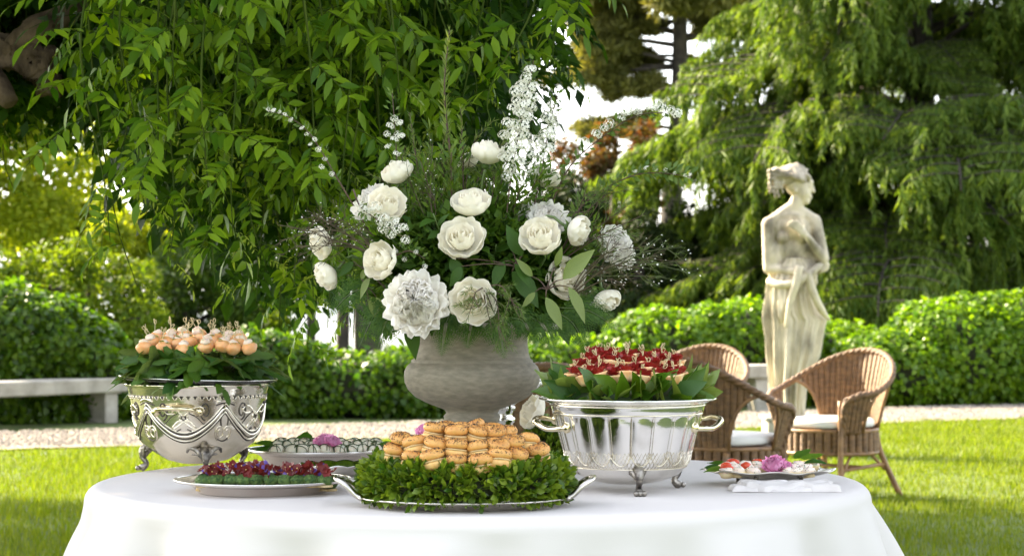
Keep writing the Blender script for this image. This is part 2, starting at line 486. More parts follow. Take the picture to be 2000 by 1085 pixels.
def broadleaf(name, label, base, h, rad, zc, n, mat, bark, s=(.08, .14), nb=34, trunks=1, tr=.12, group=None, flat=1.0, lean=0.0, cat='tree'):
    t = thing(name, label, cat, (base[0], base[1], 0), group=group)
    blobs = []
    for i in range(nb):
        d = nrm(rng.normal(size=3)); q = U(.45, 1.0) 
        blobs.append((A3(0, 0, zc) + d * A3(rad[0], rad[1], rad[2]) * q * .85, A3(1, 1, .8 * flat) * U(.2, .36) * min(rad)))
    mb = MB(); mb.add(crown_cloud(blobs, n, LEAF1, *s)); mb.build('crown', mat, t, kind='stuff')
    for k in range(trunks):
        x0 = (k - (trunks - 1) / 2) * .3
        top = A3(x0 * 1.6 + lean, U(-.2, .2), max(zc + rad[2] * .3, .6))
        mb = MB(); mb.add(tube(smooth_path([(x0, 0, -.05), (x0 * 1.1 + U(-.05, .05), 0, top[2] * .5), top], 12), [tr, tr * .8, tr * .35], 8))
        for j in range(7 if trunks == 1 else 4):
            c = blobs[(j * 3 + k) % nb][0]
            st = A3(x0 * 1.2, 0, top[2] * U(.4, .9))
            mb.add(tube(smooth_path([st, (st + c) / 2 + U(-.1, .1, 3), c], 7), [tr * .4, tr * .12], 5))
        mb.build('trunk', bark, t)
    return t
M['lime_leaf'] = leafy('lime_leaf', (.15, .21, .010), (.26, .30, .018), .5, .5, (1.6, 1.5, .4), spec=.15)
M['mid_leaf'] = leafy('mid_green_leaf', (.05, .10, .006), (.14, .20, .014), .5, .5, (1.6, 1.45, .4), spec=.15)
M['deep_leaf'] = leafy('deep_green_leaf', (.02, .05, .005), (.07, .115, .010), .4, .5, spec=.2)
M['red_leaf'] = leafy('copper_leaf', (.10, .045, .015), (.07, .085, .016), .45, .5, (1.6, 1.0, .5), spec=.2)
M['yew'] = leafy('yew_leaf', (.010, .022, .005), (.03, .05, .010), .2, .6, spec=.15)
def at0(px, d): return ((px - 1000) / FPX * d, d)
broadleaf('lime_tree', 'sunlit lime green tree at the far left behind the ivy mound', at0(-40, 31), 4, (2.3, 1.6, 1.7), 2.95, 17000, M['lime_leaf'], M['dark_bark'])
broadleaf('lime_tree', 'yellow green tree behind the left bowl under the hanging branches', at0(170, 35), 4, (1.7, 1.5, 1.0), 2.15, 13000, M['lime_leaf'], M['dark_bark'])
broadleaf('lime_tree', 'pale green sunny tree left of the urn in the distance', at0(420, 37), 4, (1.6, 1.5, 1.1), 2.3, 12000, M['mid_leaf'], M['dark_bark'])
broadleaf('lime_tree', 'tall bright tree rising behind the thick bent branch', at0(60, 40), 7, (2.8, 2, 2.2), 5.3, 9000, M['mid_leaf'], M['dark_bark'])
broadleaf('green_shrub', 'dark green shrub right behind the left ivy mound', at0(150, 27), 2, (1.5, 1.0, .95), 1.25, 9000, M['mid_leaf'], M['dark_bark'], (.06, .11), cat='shrub')
broadleaf('green_shrub', 'deep green shrub behind the peach bites on the engraved bowl', at0(350, 29), 2, (1.25, 1.0, 1.0), 1.2, 9000, M['deep_leaf'], M['dark_bark'], (.06, .11), cat='shrub')
broadleaf('green_shrub', 'small bushy shrub behind the low hedge', at0(520, 31), 2, (.55, .6, .45), .85, 3000, M['mid_leaf'], M['dark_bark'], (.06, .1), cat='shrub')
for px, lab, w in ((605, 'slim leaning dark tree trunk left of the urn', .075), (668, 'dark tree trunk just left of the thickest trunk', .10), (722, 'thickest dark tree trunk left of the urn behind the low hedge', .21)):
    broadleaf('dark_tree', lab, at0(px, 31), 4, (1.3, 1.1, .9), 3.0, 5000, M['mid_leaf'], M['dark_bark'], nb=22, tr=w, lean=-.25 if px < 620 else .05)
broadleaf('yew_shrub', 'dark tall yew behind the white flowers', at0(1090, 30), 3, (1.35, .9, 2.0), 1.3, 17000, M['yew'], M['dark_bark'], (.06, .11), nb=44, cat='shrub')
broadleaf('yew_shrub', 'dark yew between the flowers and the weeping conifer', at0(1245, 31), 3, (.85, .8, 1.75), 1.2, 11000, M['yew'], M['dark_bark'], (.06, .11), cat='shrub')
broadleaf('yew_shrub', 'slim dark yew left of the statue under the weeping boughs', at0(1350, 33), 3, (.8, .8, 1.5), 1.5, 9000, M['yew'], M['dark_bark'], (.06, .11), cat='shrub')
broadleaf('copper_tree', 'small reddish copper leaved tree beside the weeping conifer', at0(1200, 34), 3, (1.15, .8, 1.2), 3.0, 10000, M['red_leaf'], M['dark_bark'], (.06, .11))
broadleaf('green_shrub', 'green shrub behind the urn left of the yews', at0(930, 33), 3, (1.3, .9, 1.5), 1.5, 8000, M['deep_leaf'], M['dark_bark'], (.07, .12), cat='shrub')

broadleaf('dark_tree', 'dark tree behind the viewer, mirrored in the left silver bowl', (-7, -9), 5, (2.2, 2.2, 2.4), 3.0, 6000, M['deep_leaf'], M['dark_bark'], (.14, .24), nb=26)  # unseen tree, added so the silver has something dark to mirror
broadleaf('dark_tree', 'dark tree behind the viewer, mirrored in the panelled silver bowl', (3.6, -13), 5, (2.4, 2.2, 2.8), 3.2, 6000, M['deep_leaf'], M['dark_bark'], (.14, .24), nb=26)  # second added tree out of view, for dark bands in the silver
# weeping conifer: every bough is a part, copies share five meshes
M['weep'] = leafy('weeping_needles', (.045, .095, .010), (.145, .205, .026), .42, .5, (1.5, 1.45, .5), spec=.2)
def weeping_bough(seed):
    r = np.random.default_rng(seed)
    t = np.linspace(0, 1, 16)
    def main(u): return np.stack([u, .05 * np.sin(u * 5 + seed), .30 * np.sin(u * PI * .62) - .36 * u ** 2.2], -1)
    mb = MB(); mb.add(tube(main(t), [.014, .003], 5), 1)
    starts = [(main(u), (.22 + .12 * (1 - u)), u) for u in np.linspace(.30, 1, 40)]
    for k in range(26):
        u = .30 + .68 * k / 26; s = 1 if k % 2 else -1
        L = (.42 * (1 - .55 * u) + .05) * r.uniform(.8, 1.15)
        p0 = main(u); a = s * r.uniform(.7, 1.15)
        q = np.linspace(0, 1, 8)[:, None]
        pts = p0 + q * L * A3(math.cos(a), math.sin(a), .16) - A3(0, 0, .28) * L * q ** 2 
        mb.add(tube(pts, [.004, .0015], 3, cap=False), 1)
        starts += [(pts[i], (.10, .26)[i % 2] * (1 - .3 * u), u) for i in range(1, 8)]
        starts += [((pts[i] + pts[i - 1]) / 2 + A3(0, 0, .012), .07, u) for i in range(1, 8)]
    T, Y, S = [], [], []
    for p, L, u in starts:
        L *= r.uniform(.35, 1.1); n = max(3, int(L / .013))
        dx = r.normal(size=2) * .16
        for i in range(n):
            f = (i + r.uniform()) / n
            c = p + A3(dx[0] * L * f + .12 * L * f, dx[1] * L * f, -L * f)
            for q in range(3):
                T.append(c + r.normal(size=3) * .004); y = r.normal(size=3) * .34 + A3(.12, 0, -1.0); Y.append(y); S.append((r.uniform(.7, 1.3) * .05 * (1.1 - .4 * f)) * A3(.85, 1, 1))
    T, Y, S = np.array(T), np.array(Y), np.array(S)
    mb.add(scatter(LEAFN, T, frames(Y, r.normal(size=Y.shape)), S), 0)
    return mb.mesh('bough', [M['weep'], M['dark_bark']])
BOUGH = [weeping_bough(s) for s in range(5)]
def weeping_tree(label, base, H, R0, z0=.3, whorl=.52, per=8):
    t = thing('weeping_conifer', label, 'tree', (base[0], base[1], 0))
    mb = MB(); mb.add(tube(smooth_path([(0, 0, -.1), (.05, .05, H * .5), (0, 0, H)], 14), [.3, .2, .04], 10)); mb.build('trunk', M['dark_bark'], t)
    z = z0; k = 0
    while z < H - .3:
        L0 = R0 * (1 - (z / H) ** 2.2) * .98 + .25
        for i in range(per):
            a = 2 * PI * (i + .5 * (k % 2)) / per + random.uniform(-.3, .3)
            L = L0 * random.choice((.62, .8, .95, 1.05, 1.12)) * random.uniform(.93, 1.07)
            o = place(random.choice(BOUGH), 'bough', t, (0, 0, z + random.uniform(-.2, .2)), rot=(random.uniform(-.15, .15), random.uniform(-.22, .12), a), scale=(L, L, L * random.uniform(.7, .95)))
        z += whorl * random.uniform(.8, 1.25); k += 1
    return t
weeping_tree('huge weeping conifer with hanging yellow green boughs behind the statue', at0(1790, 31.5), 9.5, 3.5)

# pine with open puffs of needles
M['pine'] = leafy('pine_needles', (.07, .08, .018), (.19, .185, .045), .35, .6, (1.4, 1.3, .6), spec=.2)
def pine_bough(seed):
    r = np.random.default_rng(seed + 40)
    mb = MB(); mb.add(tube(smooth_path([(0, 0, 0), (.5, .03, .06), (1, 0, .02)], 8), [.03, .012], 5), 1)
    blobs = [(A3(r.uniform(.45, 1.1), r.uniform(-.3, .3), r.uniform(-.02, .16)), A3(.20, .18, .12) * r.uniform(.55, 1.0)) for _ in range(9)]
    V, F = crown_cloud(blobs, 2300, LEAFN, .08, .15, droop=-.4, fill=.7)
    mb.add((V, F), 0)
    for c, q in blobs: mb.add(tube([A3(c[0] * .6, 0, .04), c], [.01, .004], 4), 1)
    return mb.mesh('bough', [M['pine'], M['dark_bark']])
PB = [pine_bough(s) for s in range(4)]
t = thing('pine_tree', 'open dark pine showing white sky between its boughs', 'tree', (*at0(1322, 41), 0))
mb = MB(); mb.add(tube(smooth_path([(0, 0, -.1), (-.1, 0, 3), (.06, 0, 5), (0, 0, 10)], 14), [.24, .2, .17, .06], 10)); mb.build('trunk', M['dark_bark'], t)
for px, py, L in ((1075, 25, 2.4), (1165, 55, 1.7), (1130, 90, 1.9), (1225, 20, 1.2), (1215, 110, 1.3), (1180, 150, 1.5), (1250, 165, 1.0), (1205, 205, 1.3), (1285, 70, .9), (1400, 45, 1.1), (1390, 95, .9), (1440, 20, 1.4),
                  (1120, 5, 2.0), (1270, 130, .9), (1170, 120, 1.6), (1350, 130, .8), (1230, 60, 1.2), (1300, 15, .9), (1360, 10, .9), (1110, 150, 1.5), (1200, 175, 1.5), (1160, 250, 1.4), (1225, 260, 1.2), (1185, 285, 1.2), (1245, 235, 1.0), (1290, 190, .8), (1370, 170, .8)):
    p = at(px, py, 41) - Vector((*at0(1322, 41), 0))
    dx = p.x; a = math.atan2(random.uniform(-.5, .5), dx)
    zz = p.z + random.uniform(-.1, .25)
    o = place(random.choice(PB), 'bough', t, (0, 0, zz), rot=(random.uniform(-.3, .3), random.uniform(-.1, .15), a), scale=(max(abs(dx) * 1.05, .8), L * .8, L * .95))
for k in range(24):
    o = place(random.choice(PB), 'bough', t, (0, 0, 6 + k * .16), rot=(0, -.1, k * 2.4), scale=2.2 - k * .05)

# ------------------------------------------------------------------ wisteria tree: limb, overhead crown, hanging shoots with pinnate leaves
M['wis'] = leafy('wisteria_leaf', (.008, .030, .002), (.042, .10, .006), .45, .5, (1.5, 1.45, .45), spec=.18)  # shade inside the curtain is put into this darker leaf colour
M['wis_obj'] = leafy('wisteria_front_leaf', (.03, .095, .003), (.20, .31, .012), .45, .45, (1.5, 1.45, .45), spec=.22)  # brighter copy for front leaves, their light put into the colour
M['shoot'] = solid('green_shoot', (.03, .055, .008), .8, col2=(.06, .085, .014), scale=12, spec=.05)
def pinnate(seed, pairs=6, light=False, young=False):
    r = np.random.default_rng(seed + 100)
    t = np.linspace(0, 1, 9)
    def rac(u): return np.stack([.04 * np.sin(u * 3 + seed), u, .1 * u - .38 * u ** 2], -1)
    mb = MB()
    if not light: mb.add(tube(rac(t), [.008, .004], 3, cap=False), 1)
    pr = LEAF1 if light else leaf(1, .35 if not young else .26, 3, .22, .14, 'ovate')
    T, Y, N, S = [], [], [], []
    for i in range(pairs):
        u = .22 + .72 * i / pairs
        for s in (-1, 1):
            T.append(rac(u + r.uniform(-.02, .02))); Y.append(A3(s * r.uniform(.8, 1.1), .45 + r.uniform(-.15, .2), -.35 + r.uniform(-.25, .2)))
            N.append(A3(s * -.1, .25, 1) + r.normal(size=3) * .22); S.append(r.uniform(.27, .35) * (1 - .25 * abs(u - .5)) * (.7 if young else 1))
    T.append(rac(1.0)); Y.append(A3(.05, .7, -.7)); N.append(A3(0, .5, .8)); S.append(.32)
    mb.add(scatter(pr, np.array(T), frames(np.array(Y), np.array(N)), np.array(S)), 0)
    return mb
PIN = [pinnate(s, p) for s, p in ((0, 6), (1, 5), (2, 6), (3, 5), (4, 4))]
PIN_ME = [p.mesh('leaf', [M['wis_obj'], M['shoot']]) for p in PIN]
YOUNG = pinnate(9, 6, young=True)
YOUNG_ME = YOUNG.mesh('leaf', [leafy('young_wisteria_leaf', (.15, .22, .02), (.22, .28, .03), .5, .45, (1.4, 1.3, .5)), M['shoot']])
LIGHT = pinnate(5, 6, light=True)
def flat(mb): return np.concatenate(mb.v), mb.f
wt = thing('wisteria_tree', 'old wisteria tree with thick bent limb and long hanging leafy shoots over the table', 'tree', (-2.75, 7.7, 0))
WO = A3(-2.75, 7.7, 0)
mb = MB()
mb.add(tube(smooth_path([(0, 0, -.05), (.05, .02, .7), (-.06, 0, 1.5), (.02, .05, 2.3), (.1, .3, 3.4)], 22), [.2, .15, .14, .13, .1], 12))
mb.build('trunk', M['bark'], wt)
limb = smooth_path([A3(*p) - WO for p in (at(-250, 190, 7.6), at(-60, 110, 7.5), at(20, 105, 7.45), at(70, 118, 7.4), at(96, 150, 7.4), at(98, 186, 7.4))], 60)
V, F = tube(limb, [.09, .07, .06, .05, .053, .04, .044], 26)
V = V + .016 * vnoise(V, 26)[:, None] * A3(1, .6, 1) + .005 * rng.normal(size=V.shape)
mb = MB(); mb.add((V, F)); 
V, F = tube(smooth_path([A3(*p) - WO for p in (at(30, 100, 7.45), at(75, 55, 7.4), at(150, 20, 7.5), at(260, -40, 7.7), at(420, -160, 8))], 16), [.055, .04, .03, .03], 10)
mb.add((V + .005 * rng.normal(size=V.shape), F))
V, F = tube(smooth_path([A3(*p) - WO for p in (at(-60, 125, 7.5), at(-10, 160, 7.35), at(20, 200, 7.3))], 8), [.06, .045, .03], 9)
mb.add((V, F))
for q in ((-3.5, 10.5, 4.0), (-1.0, 9.5, 3.8), (-5.5, 13, 4.3), (-1.5, 13, 4.3), (.6, 8.5, 3.6), (-4.5, 8.2, 3.6)):
    V, F = tube(smooth_path([A3(.05, .2, 2.9), (A3(.1, .2, 3.1) + (A3(*q) - WO)) / 2 + A3(0, 0, .35), A3(*q) - WO], 12), [.07, .05, .02], 7); mb.add((V, F))
mb.build('limb', M['bark'], wt)

# overhead crown: a wide layer of leaves carried by the limbs, above the view
def crown_top():
    n = 44000
    x = U(-9.2, 2.2, n); y = U(5.2, 17.0, n)
    edge = 16.0 + .45 * np.sin(x * 1.3) + .3 * np.sin(x * 3.1 + 1)
    z0 = 1.95 + .14 * y
    k = (y < edge) & ((vnoise(np.stack([x, y, 0 * x], 1), 2.3, 4) > -.62) | (y < 8.4)) & ~((x > -.1) & (y > 13.5))
    k &= ~((y > 8.4) & (y < 11.0) & (x < .3) & (U(0, 1, n) < .8))
    x, y, z0 = x[k], y[k], z0[k]
    P = np.stack([x, y, z0 + U(0, .75, len(x))], 1)
    return scatter(LEAF1, P - WO, frames(rng.normal(size=P.shape), A3(0, 0, 1) + rng.normal(size=P.shape) * .5), U(.18, .3, len(x)))
mb = MB(); mb.add(crown_top()); mb.build('crown', M['wis'], wt, kind='stuff')

# lower outline of the hanging mass, read off as depth-independent heights
OUT = [(-200, 240), (0, 250), (60, 280), (150, 250), (200, 280), (260, 350), (320, 410), (380, 440), (440, 500), (500, 560), (560, 610), (620, 600), (680, 560), (740, 520), (800, 450), (900, 380), (980, 300), (1040, 240), (1090, 190)]
def outline(px): return float(np.interp(px, [o[0] for o in OUT], [o[1] for o in OUT]))
def make_shoot(px, d, tip, top=-130, spread=60):
    tpx = px + random.uniform(-spread, spread)
    a = A3(*at(tpx - random.uniform(-60, 60), top, d + random.uniform(-.1, .4))); b = A3(*at(px, tip, d))
    m1 = a * .6 + b * .4 + A3(random.uniform(-.06, .06), random.uniform(-.1, .1), random.uniform(0, .05))
    return smooth_path([a, m1, a * .2 + b * .8 + A3(random.uniform(-.04, .04), random.uniform(-.05, .05), 0), b], 18)
def shoot_leaves(path, step=.07, size=(.12, .25), start=0):
    seg = np.linalg.norm(np.diff(path, axis=0), axis=1); cum = np.concatenate([[0], np.cumsum(seg)]); L = cum[-1]
    out = []; s = L - .02; k = 0
    while s > start:
        p = A3(*[np.interp(s, cum, path[:, i]) for i in range(3)])
        a = k * 2.4 + random.uniform(-.5, .5)
        y = A3(math.cos(a), math.sin(a) * .8 - .15, random.uniform(-.75, .1))
        f = min(1, .42 + (L - s) / .35)
        out.append((p, y, random.uniform(*size) * f, (L - s) < .10))
        s -= step * random.uniform(.7, 1.3); k += 1
    return out
# near shoots: parts, with each pinnate leaf a part of its own
NEAR = [(60, 330), (115, 300), (30, 380), (215, 470), (250, 385), (268, 560), (330, 520), (345, 430), (372, 330), (420, 560), (455, 460), (500, 600), (520, 520), (545, 640), (575, 560), (600, 680), (612, 590), (640, 640),
        (655, 520), (690, 660), (700, 420), (300, 250), (420, 300), (480, 250), (560, 330), (610, 260), (660, 330), (720, 640), (760, 380), (800, 300), (840, 380), (900, 300), (960, 250), (1010, 190), (1085, 150), (1040, 110), (180, 210), (225, 320), (285, 420), (400, 470), (440, 380), (550, 480), (575, 250), (630, 420), (675, 590), (740, 480), (770, 260), (830, 250), (930, 200), (480, 330), (320, 330),
        (250, 170), (350, 190), (520, 170), (700, 210), (780, 180), (870, 200), (600, 420), (500, 420), (640, 150)]
front = []
for (px, tip) in NEAR:
    d = random.uniform(5.75, 6.4) if px > 200 else random.uniform(7.65, 7.9)
    path = make_shoot(px, d, tip)
    sh = MB(); sh.add(tube(path - WO, [.0038, .0032, .0022, .0012], 5)); so = sh.build('shoot', M['shoot'], wt)
    for (p, y, s, yg) in shoot_leaves(path, .085):
        if p[2] < EYE + 640 / FPX * p[1] + .05: front.append((p, y, s, yg, so))
front.sort(key=lambda q: q[0][1])
rest = [[] for _ in PIN]; near = [[] for _ in PIN]
for i, (p, y, s, yg, so) in enumerate(front):
    if i < 298:
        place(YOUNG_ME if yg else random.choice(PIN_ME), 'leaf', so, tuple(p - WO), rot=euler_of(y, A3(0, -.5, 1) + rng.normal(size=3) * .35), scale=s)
    else: near[i % 5].append((p, y, s))
# deeper shoots: one mass
mb = MB()
lightL = []
for k in range(330):
    px = random.uniform(-260, 1090); d = random.uniform(6.4, 8.8)
    if px > 930 and random.random() < .5: continue
    tip = outline(px) - abs(random.gauss(0, 115)) + random.uniform(-10, 35)
    if px < 230 and d < 7.6: d = random.uniform(7.6, 8.8)
    tip = max(tip, 20)
    path = make_shoot(px, d, tip, top=-150)
    mb.add(tube(path - WO, [.003, .0015], 3, cap=False), 1)
    for (p, y, s, yg) in shoot_leaves(path, .075, (.17, .27)):
        if d < 7.5: rest[random.randrange(5)].append((p, y, s))
        else: lightL.append((p, y, s))
# dense leaves at the heart of the curtain, in the shade-darkened colour
for k in range(4200):
    px = random.uniform(-150, 900); d = random.uniform(8.0, 9.6)
    lim = outline(px) - 150 - 120 * (px < 330)
    if lim < -100: continue
    py = random.uniform(-140, lim)
    lightL.append((A3(*at(px, py, d)), rng.normal(size=3) * (1, 1, .5) - A3(0, 0, .4), random.uniform(.24, .36)))
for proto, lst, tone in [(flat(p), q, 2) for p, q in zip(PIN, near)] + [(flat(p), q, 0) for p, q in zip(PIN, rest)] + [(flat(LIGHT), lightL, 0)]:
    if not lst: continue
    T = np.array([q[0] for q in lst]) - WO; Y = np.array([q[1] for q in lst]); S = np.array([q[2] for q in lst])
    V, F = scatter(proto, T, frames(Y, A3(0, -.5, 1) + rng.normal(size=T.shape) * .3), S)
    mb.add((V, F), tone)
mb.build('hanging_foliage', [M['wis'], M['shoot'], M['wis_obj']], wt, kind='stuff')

# ------------------------------------------------------------------ table under its cloth
TC = Vector((-.077, 5.15, 0)); TZ = .75; TR = .9
M['cloth'] = solid('white_linen', (.70, .662, .635), .85, spec=.1, bump=.06, bscale=420, trans=.15)
def cloth():
    nt = 480
    th = np.linspace(0, 2 * PI, nt, endpoint=False)
    rows = []
    def rad_fold(th, drop):
        a = .13 * (1 - np.exp(-drop / .25))
        f = np.sin(th * 11 + 1.2 * np.sin(th * 3 + .5)) + .55 * np.sin(th * 17 + 2 * np.sin(th * 2)) + .35 * np.sin(th * 29 + th)
        return a * f * .55
    for r in np.concatenate([[0.001, .1], np.linspace(.2, .865, 40)]):
        x, y = r * np.cos(th), r * np.sin(th)
        w = .0009 * vnoise(np.stack([x, y, 0 * x], 1), 19, 5) + .0012 * vnoise(np.stack([x, y, 0 * x], 1), 6, 3) + .0016 * np.exp(-((x - .28) / .006) ** 2) + .0016 * np.exp(-((x + .31) / .006) ** 2)
        rows.append(np.stack([x, y, w], 1))
    for k in range(1, 8):
        a = k / 7 * PI / 2 * .97
        r = .865 + .035 * math.sin(a); z = -.035 * (1 - math.cos(a))
        rows.append(np.stack([r * np.cos(th), r * np.sin(th), np.full(nt, z)], 1))
    for drop in np.concatenate([np.linspace(.05, .3, 16), np.linspace(.33, .742, 14)]):
        r = .9 + .30 * (drop - .035) - .17 * (drop - .035) ** 2 + rad_fold(th, drop - .03)
        q = np.stack([r * np.cos(th), r * np.sin(th), np.full(nt, -drop)], 1)
        r = r + .0022 * vnoise(q, 14, 6) + .0012 * vnoise(q, 31, 2)
        rows.append(np.stack([r * np.cos(th), r * np.sin(th), np.full(nt, -drop)], 1))
    V = np.concatenate(rows)
    return V, grid_faces(nt, len(rows), True)
mb = MB(); mb.add(cloth())
tag(mb.build('tablecloth', M['cloth'], loc=(TC.x, TC.y, TZ)), 'white tablecloth falling in soft folds from the round buffet table', 'tablecloth')
def dtab(py, z=TZ): return FPX * (EYE - z) / (py - 592)
def ontab(px, py, z=TZ):
    d = dtab(py, z); return Vector(((px - 1000) / FPX * d, d, z))

# ------------------------------------------------------------------ silverware on the table
def silver(name, base=(.86, .84, .80), rough=.13, tarnish=(.30, .26, .2), scale=7, amount=(.56, .80), bump=.06, bscale=30):
    m = solid(name, base, rough, 1.0, tarnish, scale, bump, bscale, contrast=amount)
    return m
M['silver'] = silver('polished_silver')
M['old_silver'] = silver('worn_silver', (.90, .83, .70), .17, (.36, .30, .2), 9, (.5, .8), .1, 24)
M['dark_silver'] = silver('tarnished_silver', (.34, .31, .27), .32, (.10, .09, .08), 40, (.4, .6), .5, 120)
M['brass'] = silver('brassy_silver', (.80, .70, .48), .16, (.5, .42, .25), 20, (.5, .8))
M['black_tray'] = solid('dark_tray', (.03, .03, .03), .25, .6, (.1, .1, .1), 20)
M['engraving'] = silver('blackened_engraving', (.14, .125, .105), .4, (.06, .05, .045), 60, (.4, .6))
M['tray_silver'] = silver('tray_silver', (.66, .62, .56), .22, (.22, .2, .17), 14, (.45, .75), .12, 60)
M['platter'] = silver('satin_platter', (.82, .78, .75), .26, (.7, .62, .58), 6, (.4, .7))

def foot(ang, r_top, z_top, r_foot, w=.011, spread=.34):
    """cabriole foot: scrolled acanthus top, slim ankle, spread paw"""
    mb = MB(); c, s = math.cos(ang), math.sin(ang)
    def P(r, z, t=0.0): return A3(r * math.cos(ang + t), r * math.sin(ang + t), z)
    mb.add(tube(smooth_path([P(r_top - .012, z_top), P(r_foot - .004, z_top * .86), P(r_foot, z_top * .55), P(r_foot - .012, z_top * .28), P(r_foot + .002, .006)], 16), [w * 1.1, w * .95, w * .62, w * .55, w * .9], 10))
    for sg in (-1, 1):
        mb.add(tube(smooth_path([P(r_foot - .004, z_top * .62), P(r_top + .004, z_top * .98, sg * spread * .45), P(r_top - .001, z_top * 1.06, sg * spread * .85), P(r_top - .004, z_top * .88, sg * spread)], 10), [w * .6, w * .55, w * .42, w * .25], 7))
        mb.add(tube(smooth_path([P(r_foot - .002, z_top * .5), P(r_top + .008, z_top * .8, sg * spread * .3), P(r_top, z_top * .82, sg * spread * .7)], 8), [w * .45, w * .4, w * .2], 6))
    for k in (-1, 0, 1):
        mb.add(ellipsoid(P(r_foot + .008, .0065, k * .055), (.0062, .0062, .0065), 8, 6))
    return mb

# --- engraved bowl
BL = Vector(((387 - 1000) / FPX * 5.41, 5.41, TZ))
bowl = thing('silver_bowl', 'round engraved silver bowl on scrolled feet under the peach coloured bites', 'bowl', BL)
prof_l = [(.001, .021), (.04, .022), (.075, .031), (.105, .049), (.135, .072), (.149, .097), (.1555, .125), (.159, .155), (.165, .185), (.168, .200), (.1695, .202), (.1695, .207), (.175, .211), (.178, .215), (.176, .217), (.168, .213), (.163, .19), (.15, .13), (.12, .075), (.06, .045), (.001, .04)]
mb = MB(); mb.add(lathe(prof_l, 72)); mb.build('body', M['old_silver'], bowl)
def rad_l(z): return float(np.interp(z, [p[1] for p in prof_l[:12]], [p[0] for p in prof_l[:12]]))
def onl(ph, z, off=0.0):
    """point of the bowl wall at angle ph from the side facing the table front"""
    r = rad_l(z) + off
    return A3(r * math.sin(ph), -r * math.cos(ph), z)
def wall_line(pts, r, mb, n=16, off=.0005, seg=5, mat=0):
    q = smooth_path([(a, b, 0) for a, b in pts], n)
    mb.add(tube([onl(a, b, off) for a, b, _ in q], r, seg), mat)
orn = MB(); drk = MB()
NSW = 5
for k in range(NSW):
    a0 = -.708 + (k - 2) * 2 * PI / NSW; a1 = a0 + 2 * PI / NSW; w = a1 - a0
    for dz, rr in ((0, .0042), (-.011, .0022), (.009, .0018)):
        wall_line([(a0, .165 + dz), (a0 + w * .16, .128 + dz), (a0 + w * .34, .102 + dz), (a0 + w * .5, .094 + dz), (a0 + w * .66, .102 + dz), (a0 + w * .84, .128 + dz), (a1, .165 + dz)], rr, orn, 30)
    for dz in (-.0065, .0055, -.0145):
        wall_line([(a0 + .01, .163 + dz), (a0 + w * .16, .128 + dz), (a0 + w * .34, .102 + dz), (a0 + w * .5, .094 + dz), (a0 + w * .66, .102 + dz), (a0 + w * .84, .128 + dz), (a1 - .01, .163 + dz)], .0017, drk, 30, .0007, 4)
    # bow knot and rosette over the swag
    m = a0 + w * .5
    for sg in (-1, 1):
        wall_line([(m, .142), (m + sg * .12, .158), (m + sg * .24, .166), (m + sg * .31, .157), (m + sg * .25, .148), (m + sg * .14, .149)], .0026, orn, 18)
        wall_line([(m + sg * .02, .135), (m + sg * .11, .128), (m + sg * .19, .112), (m + sg * .1, .118), (m + sg * .03, .127)], .002, orn, 14)
        wall_line([(m + sg * .08, .15), (m + sg * .2, .14), (m + sg * .3, .125), (m + sg * .36, .128)], .0011, drk, 14)
        wall_line([(m + sg * .05, .112), (m + sg * .12, .106), (m + sg * .1, .098), (m + sg * .06, .102)], .0017, drk, 12)
    for r0 in (.0105, .005):
        wall_line([(m + r0 / .155 * math.cos(t), .139 + r0 * math.sin(t)) for t in np.linspace(0, 2 * PI, 11)], .0018, drk if r0 < .008 else orn, 18)
    # drop, crown and scroll under each meeting of swags
    wall_line([(a0 - .13, .176), (a0 - .06, .181), (a0, .183), (a0 + .06, .181), (a0 + .13, .176)], .0028, orn, 12)
    wall_line([(a0 - .15, .168), (a0 - .05, .173), (a0 + .05, .173), (a0 + .15, .168)], .0018, drk, 12)
    for sg in (-1, 1):
        wall_line([(a0 + sg * .02, .160), (a0 + sg * .06, .135), (a0 + sg * .05, .118)], .0018, drk, 10)
        sp = [(a0 + sg * (.06 + .075 * math.cos(t) * (1 - t / 13)), .103 + .018 * math.sin(t) * (1 - t / 13)) for t in np.linspace(-1.2, 9, 22)]
        wall_line(sp, .0019, orn, 44)
        sp = [(a0 + sg * (.30 + .07 * math.cos(t) * (1 - t / 12)), .155 + .02 * math.sin(t) * (1 - t / 12)) for t in np.linspace(-1.5, 8, 20)]
        wall_line(sp, .002, drk, 40)
    wall_line([(a0 - .1, .088), (a0, .082), (a0 + .1, .088)], .0017, drk, 8)
for k in range(64):
    a = k * 2 * PI / 64
    wall_line([(a - .03, .189), (a - .012, .182), (a + .012, .182), (a + .03, .189)], .0015, orn, 7)
    wall_line([(a - .012, .190), (a - .006, .185), (a + .006, .185), (a + .012, .190)], .0018, drk, 6)
orn.build('raised_ornament', M['old_silver'], bowl)
drk.build('engraving', M['engraving'], bowl)
for k in (-1, 1):
    for z in (.196,):
        pass
mb = MB()
hp = [onl(-.52, .154, .002), onl(-.44, .160, .014), onl(-.25, .161, .020), onl(-.05, .161, .020), onl(.08, .157, .015), onl(.14, .146, .002)]
mb.add(tube(smooth_path(hp, 22), [.0045, .0055, .005, .0055, .0045], 8))
mb.add(ellipsoid(onl(-.2, .161, .02), (.005, .005, .008), 8, 6))
for a in (-.53, .15):
    mb.add(ellipsoid(onl(a, .153, .001), (.012, .007, .011), 10, 7))
mb.build('handle', M['brass'], bowl)
for a in (163, 285, 48):
    foot(math.radians(a), .126, .062, .150).build('foot', M['dark_silver'], bowl)
tray = thing('serving_tray', 'dark rimmed round tray lying on top of the engraved bowl', 'tray', BL + Vector((0, 0, .2085)), (0, math.radians(1.6), 0))
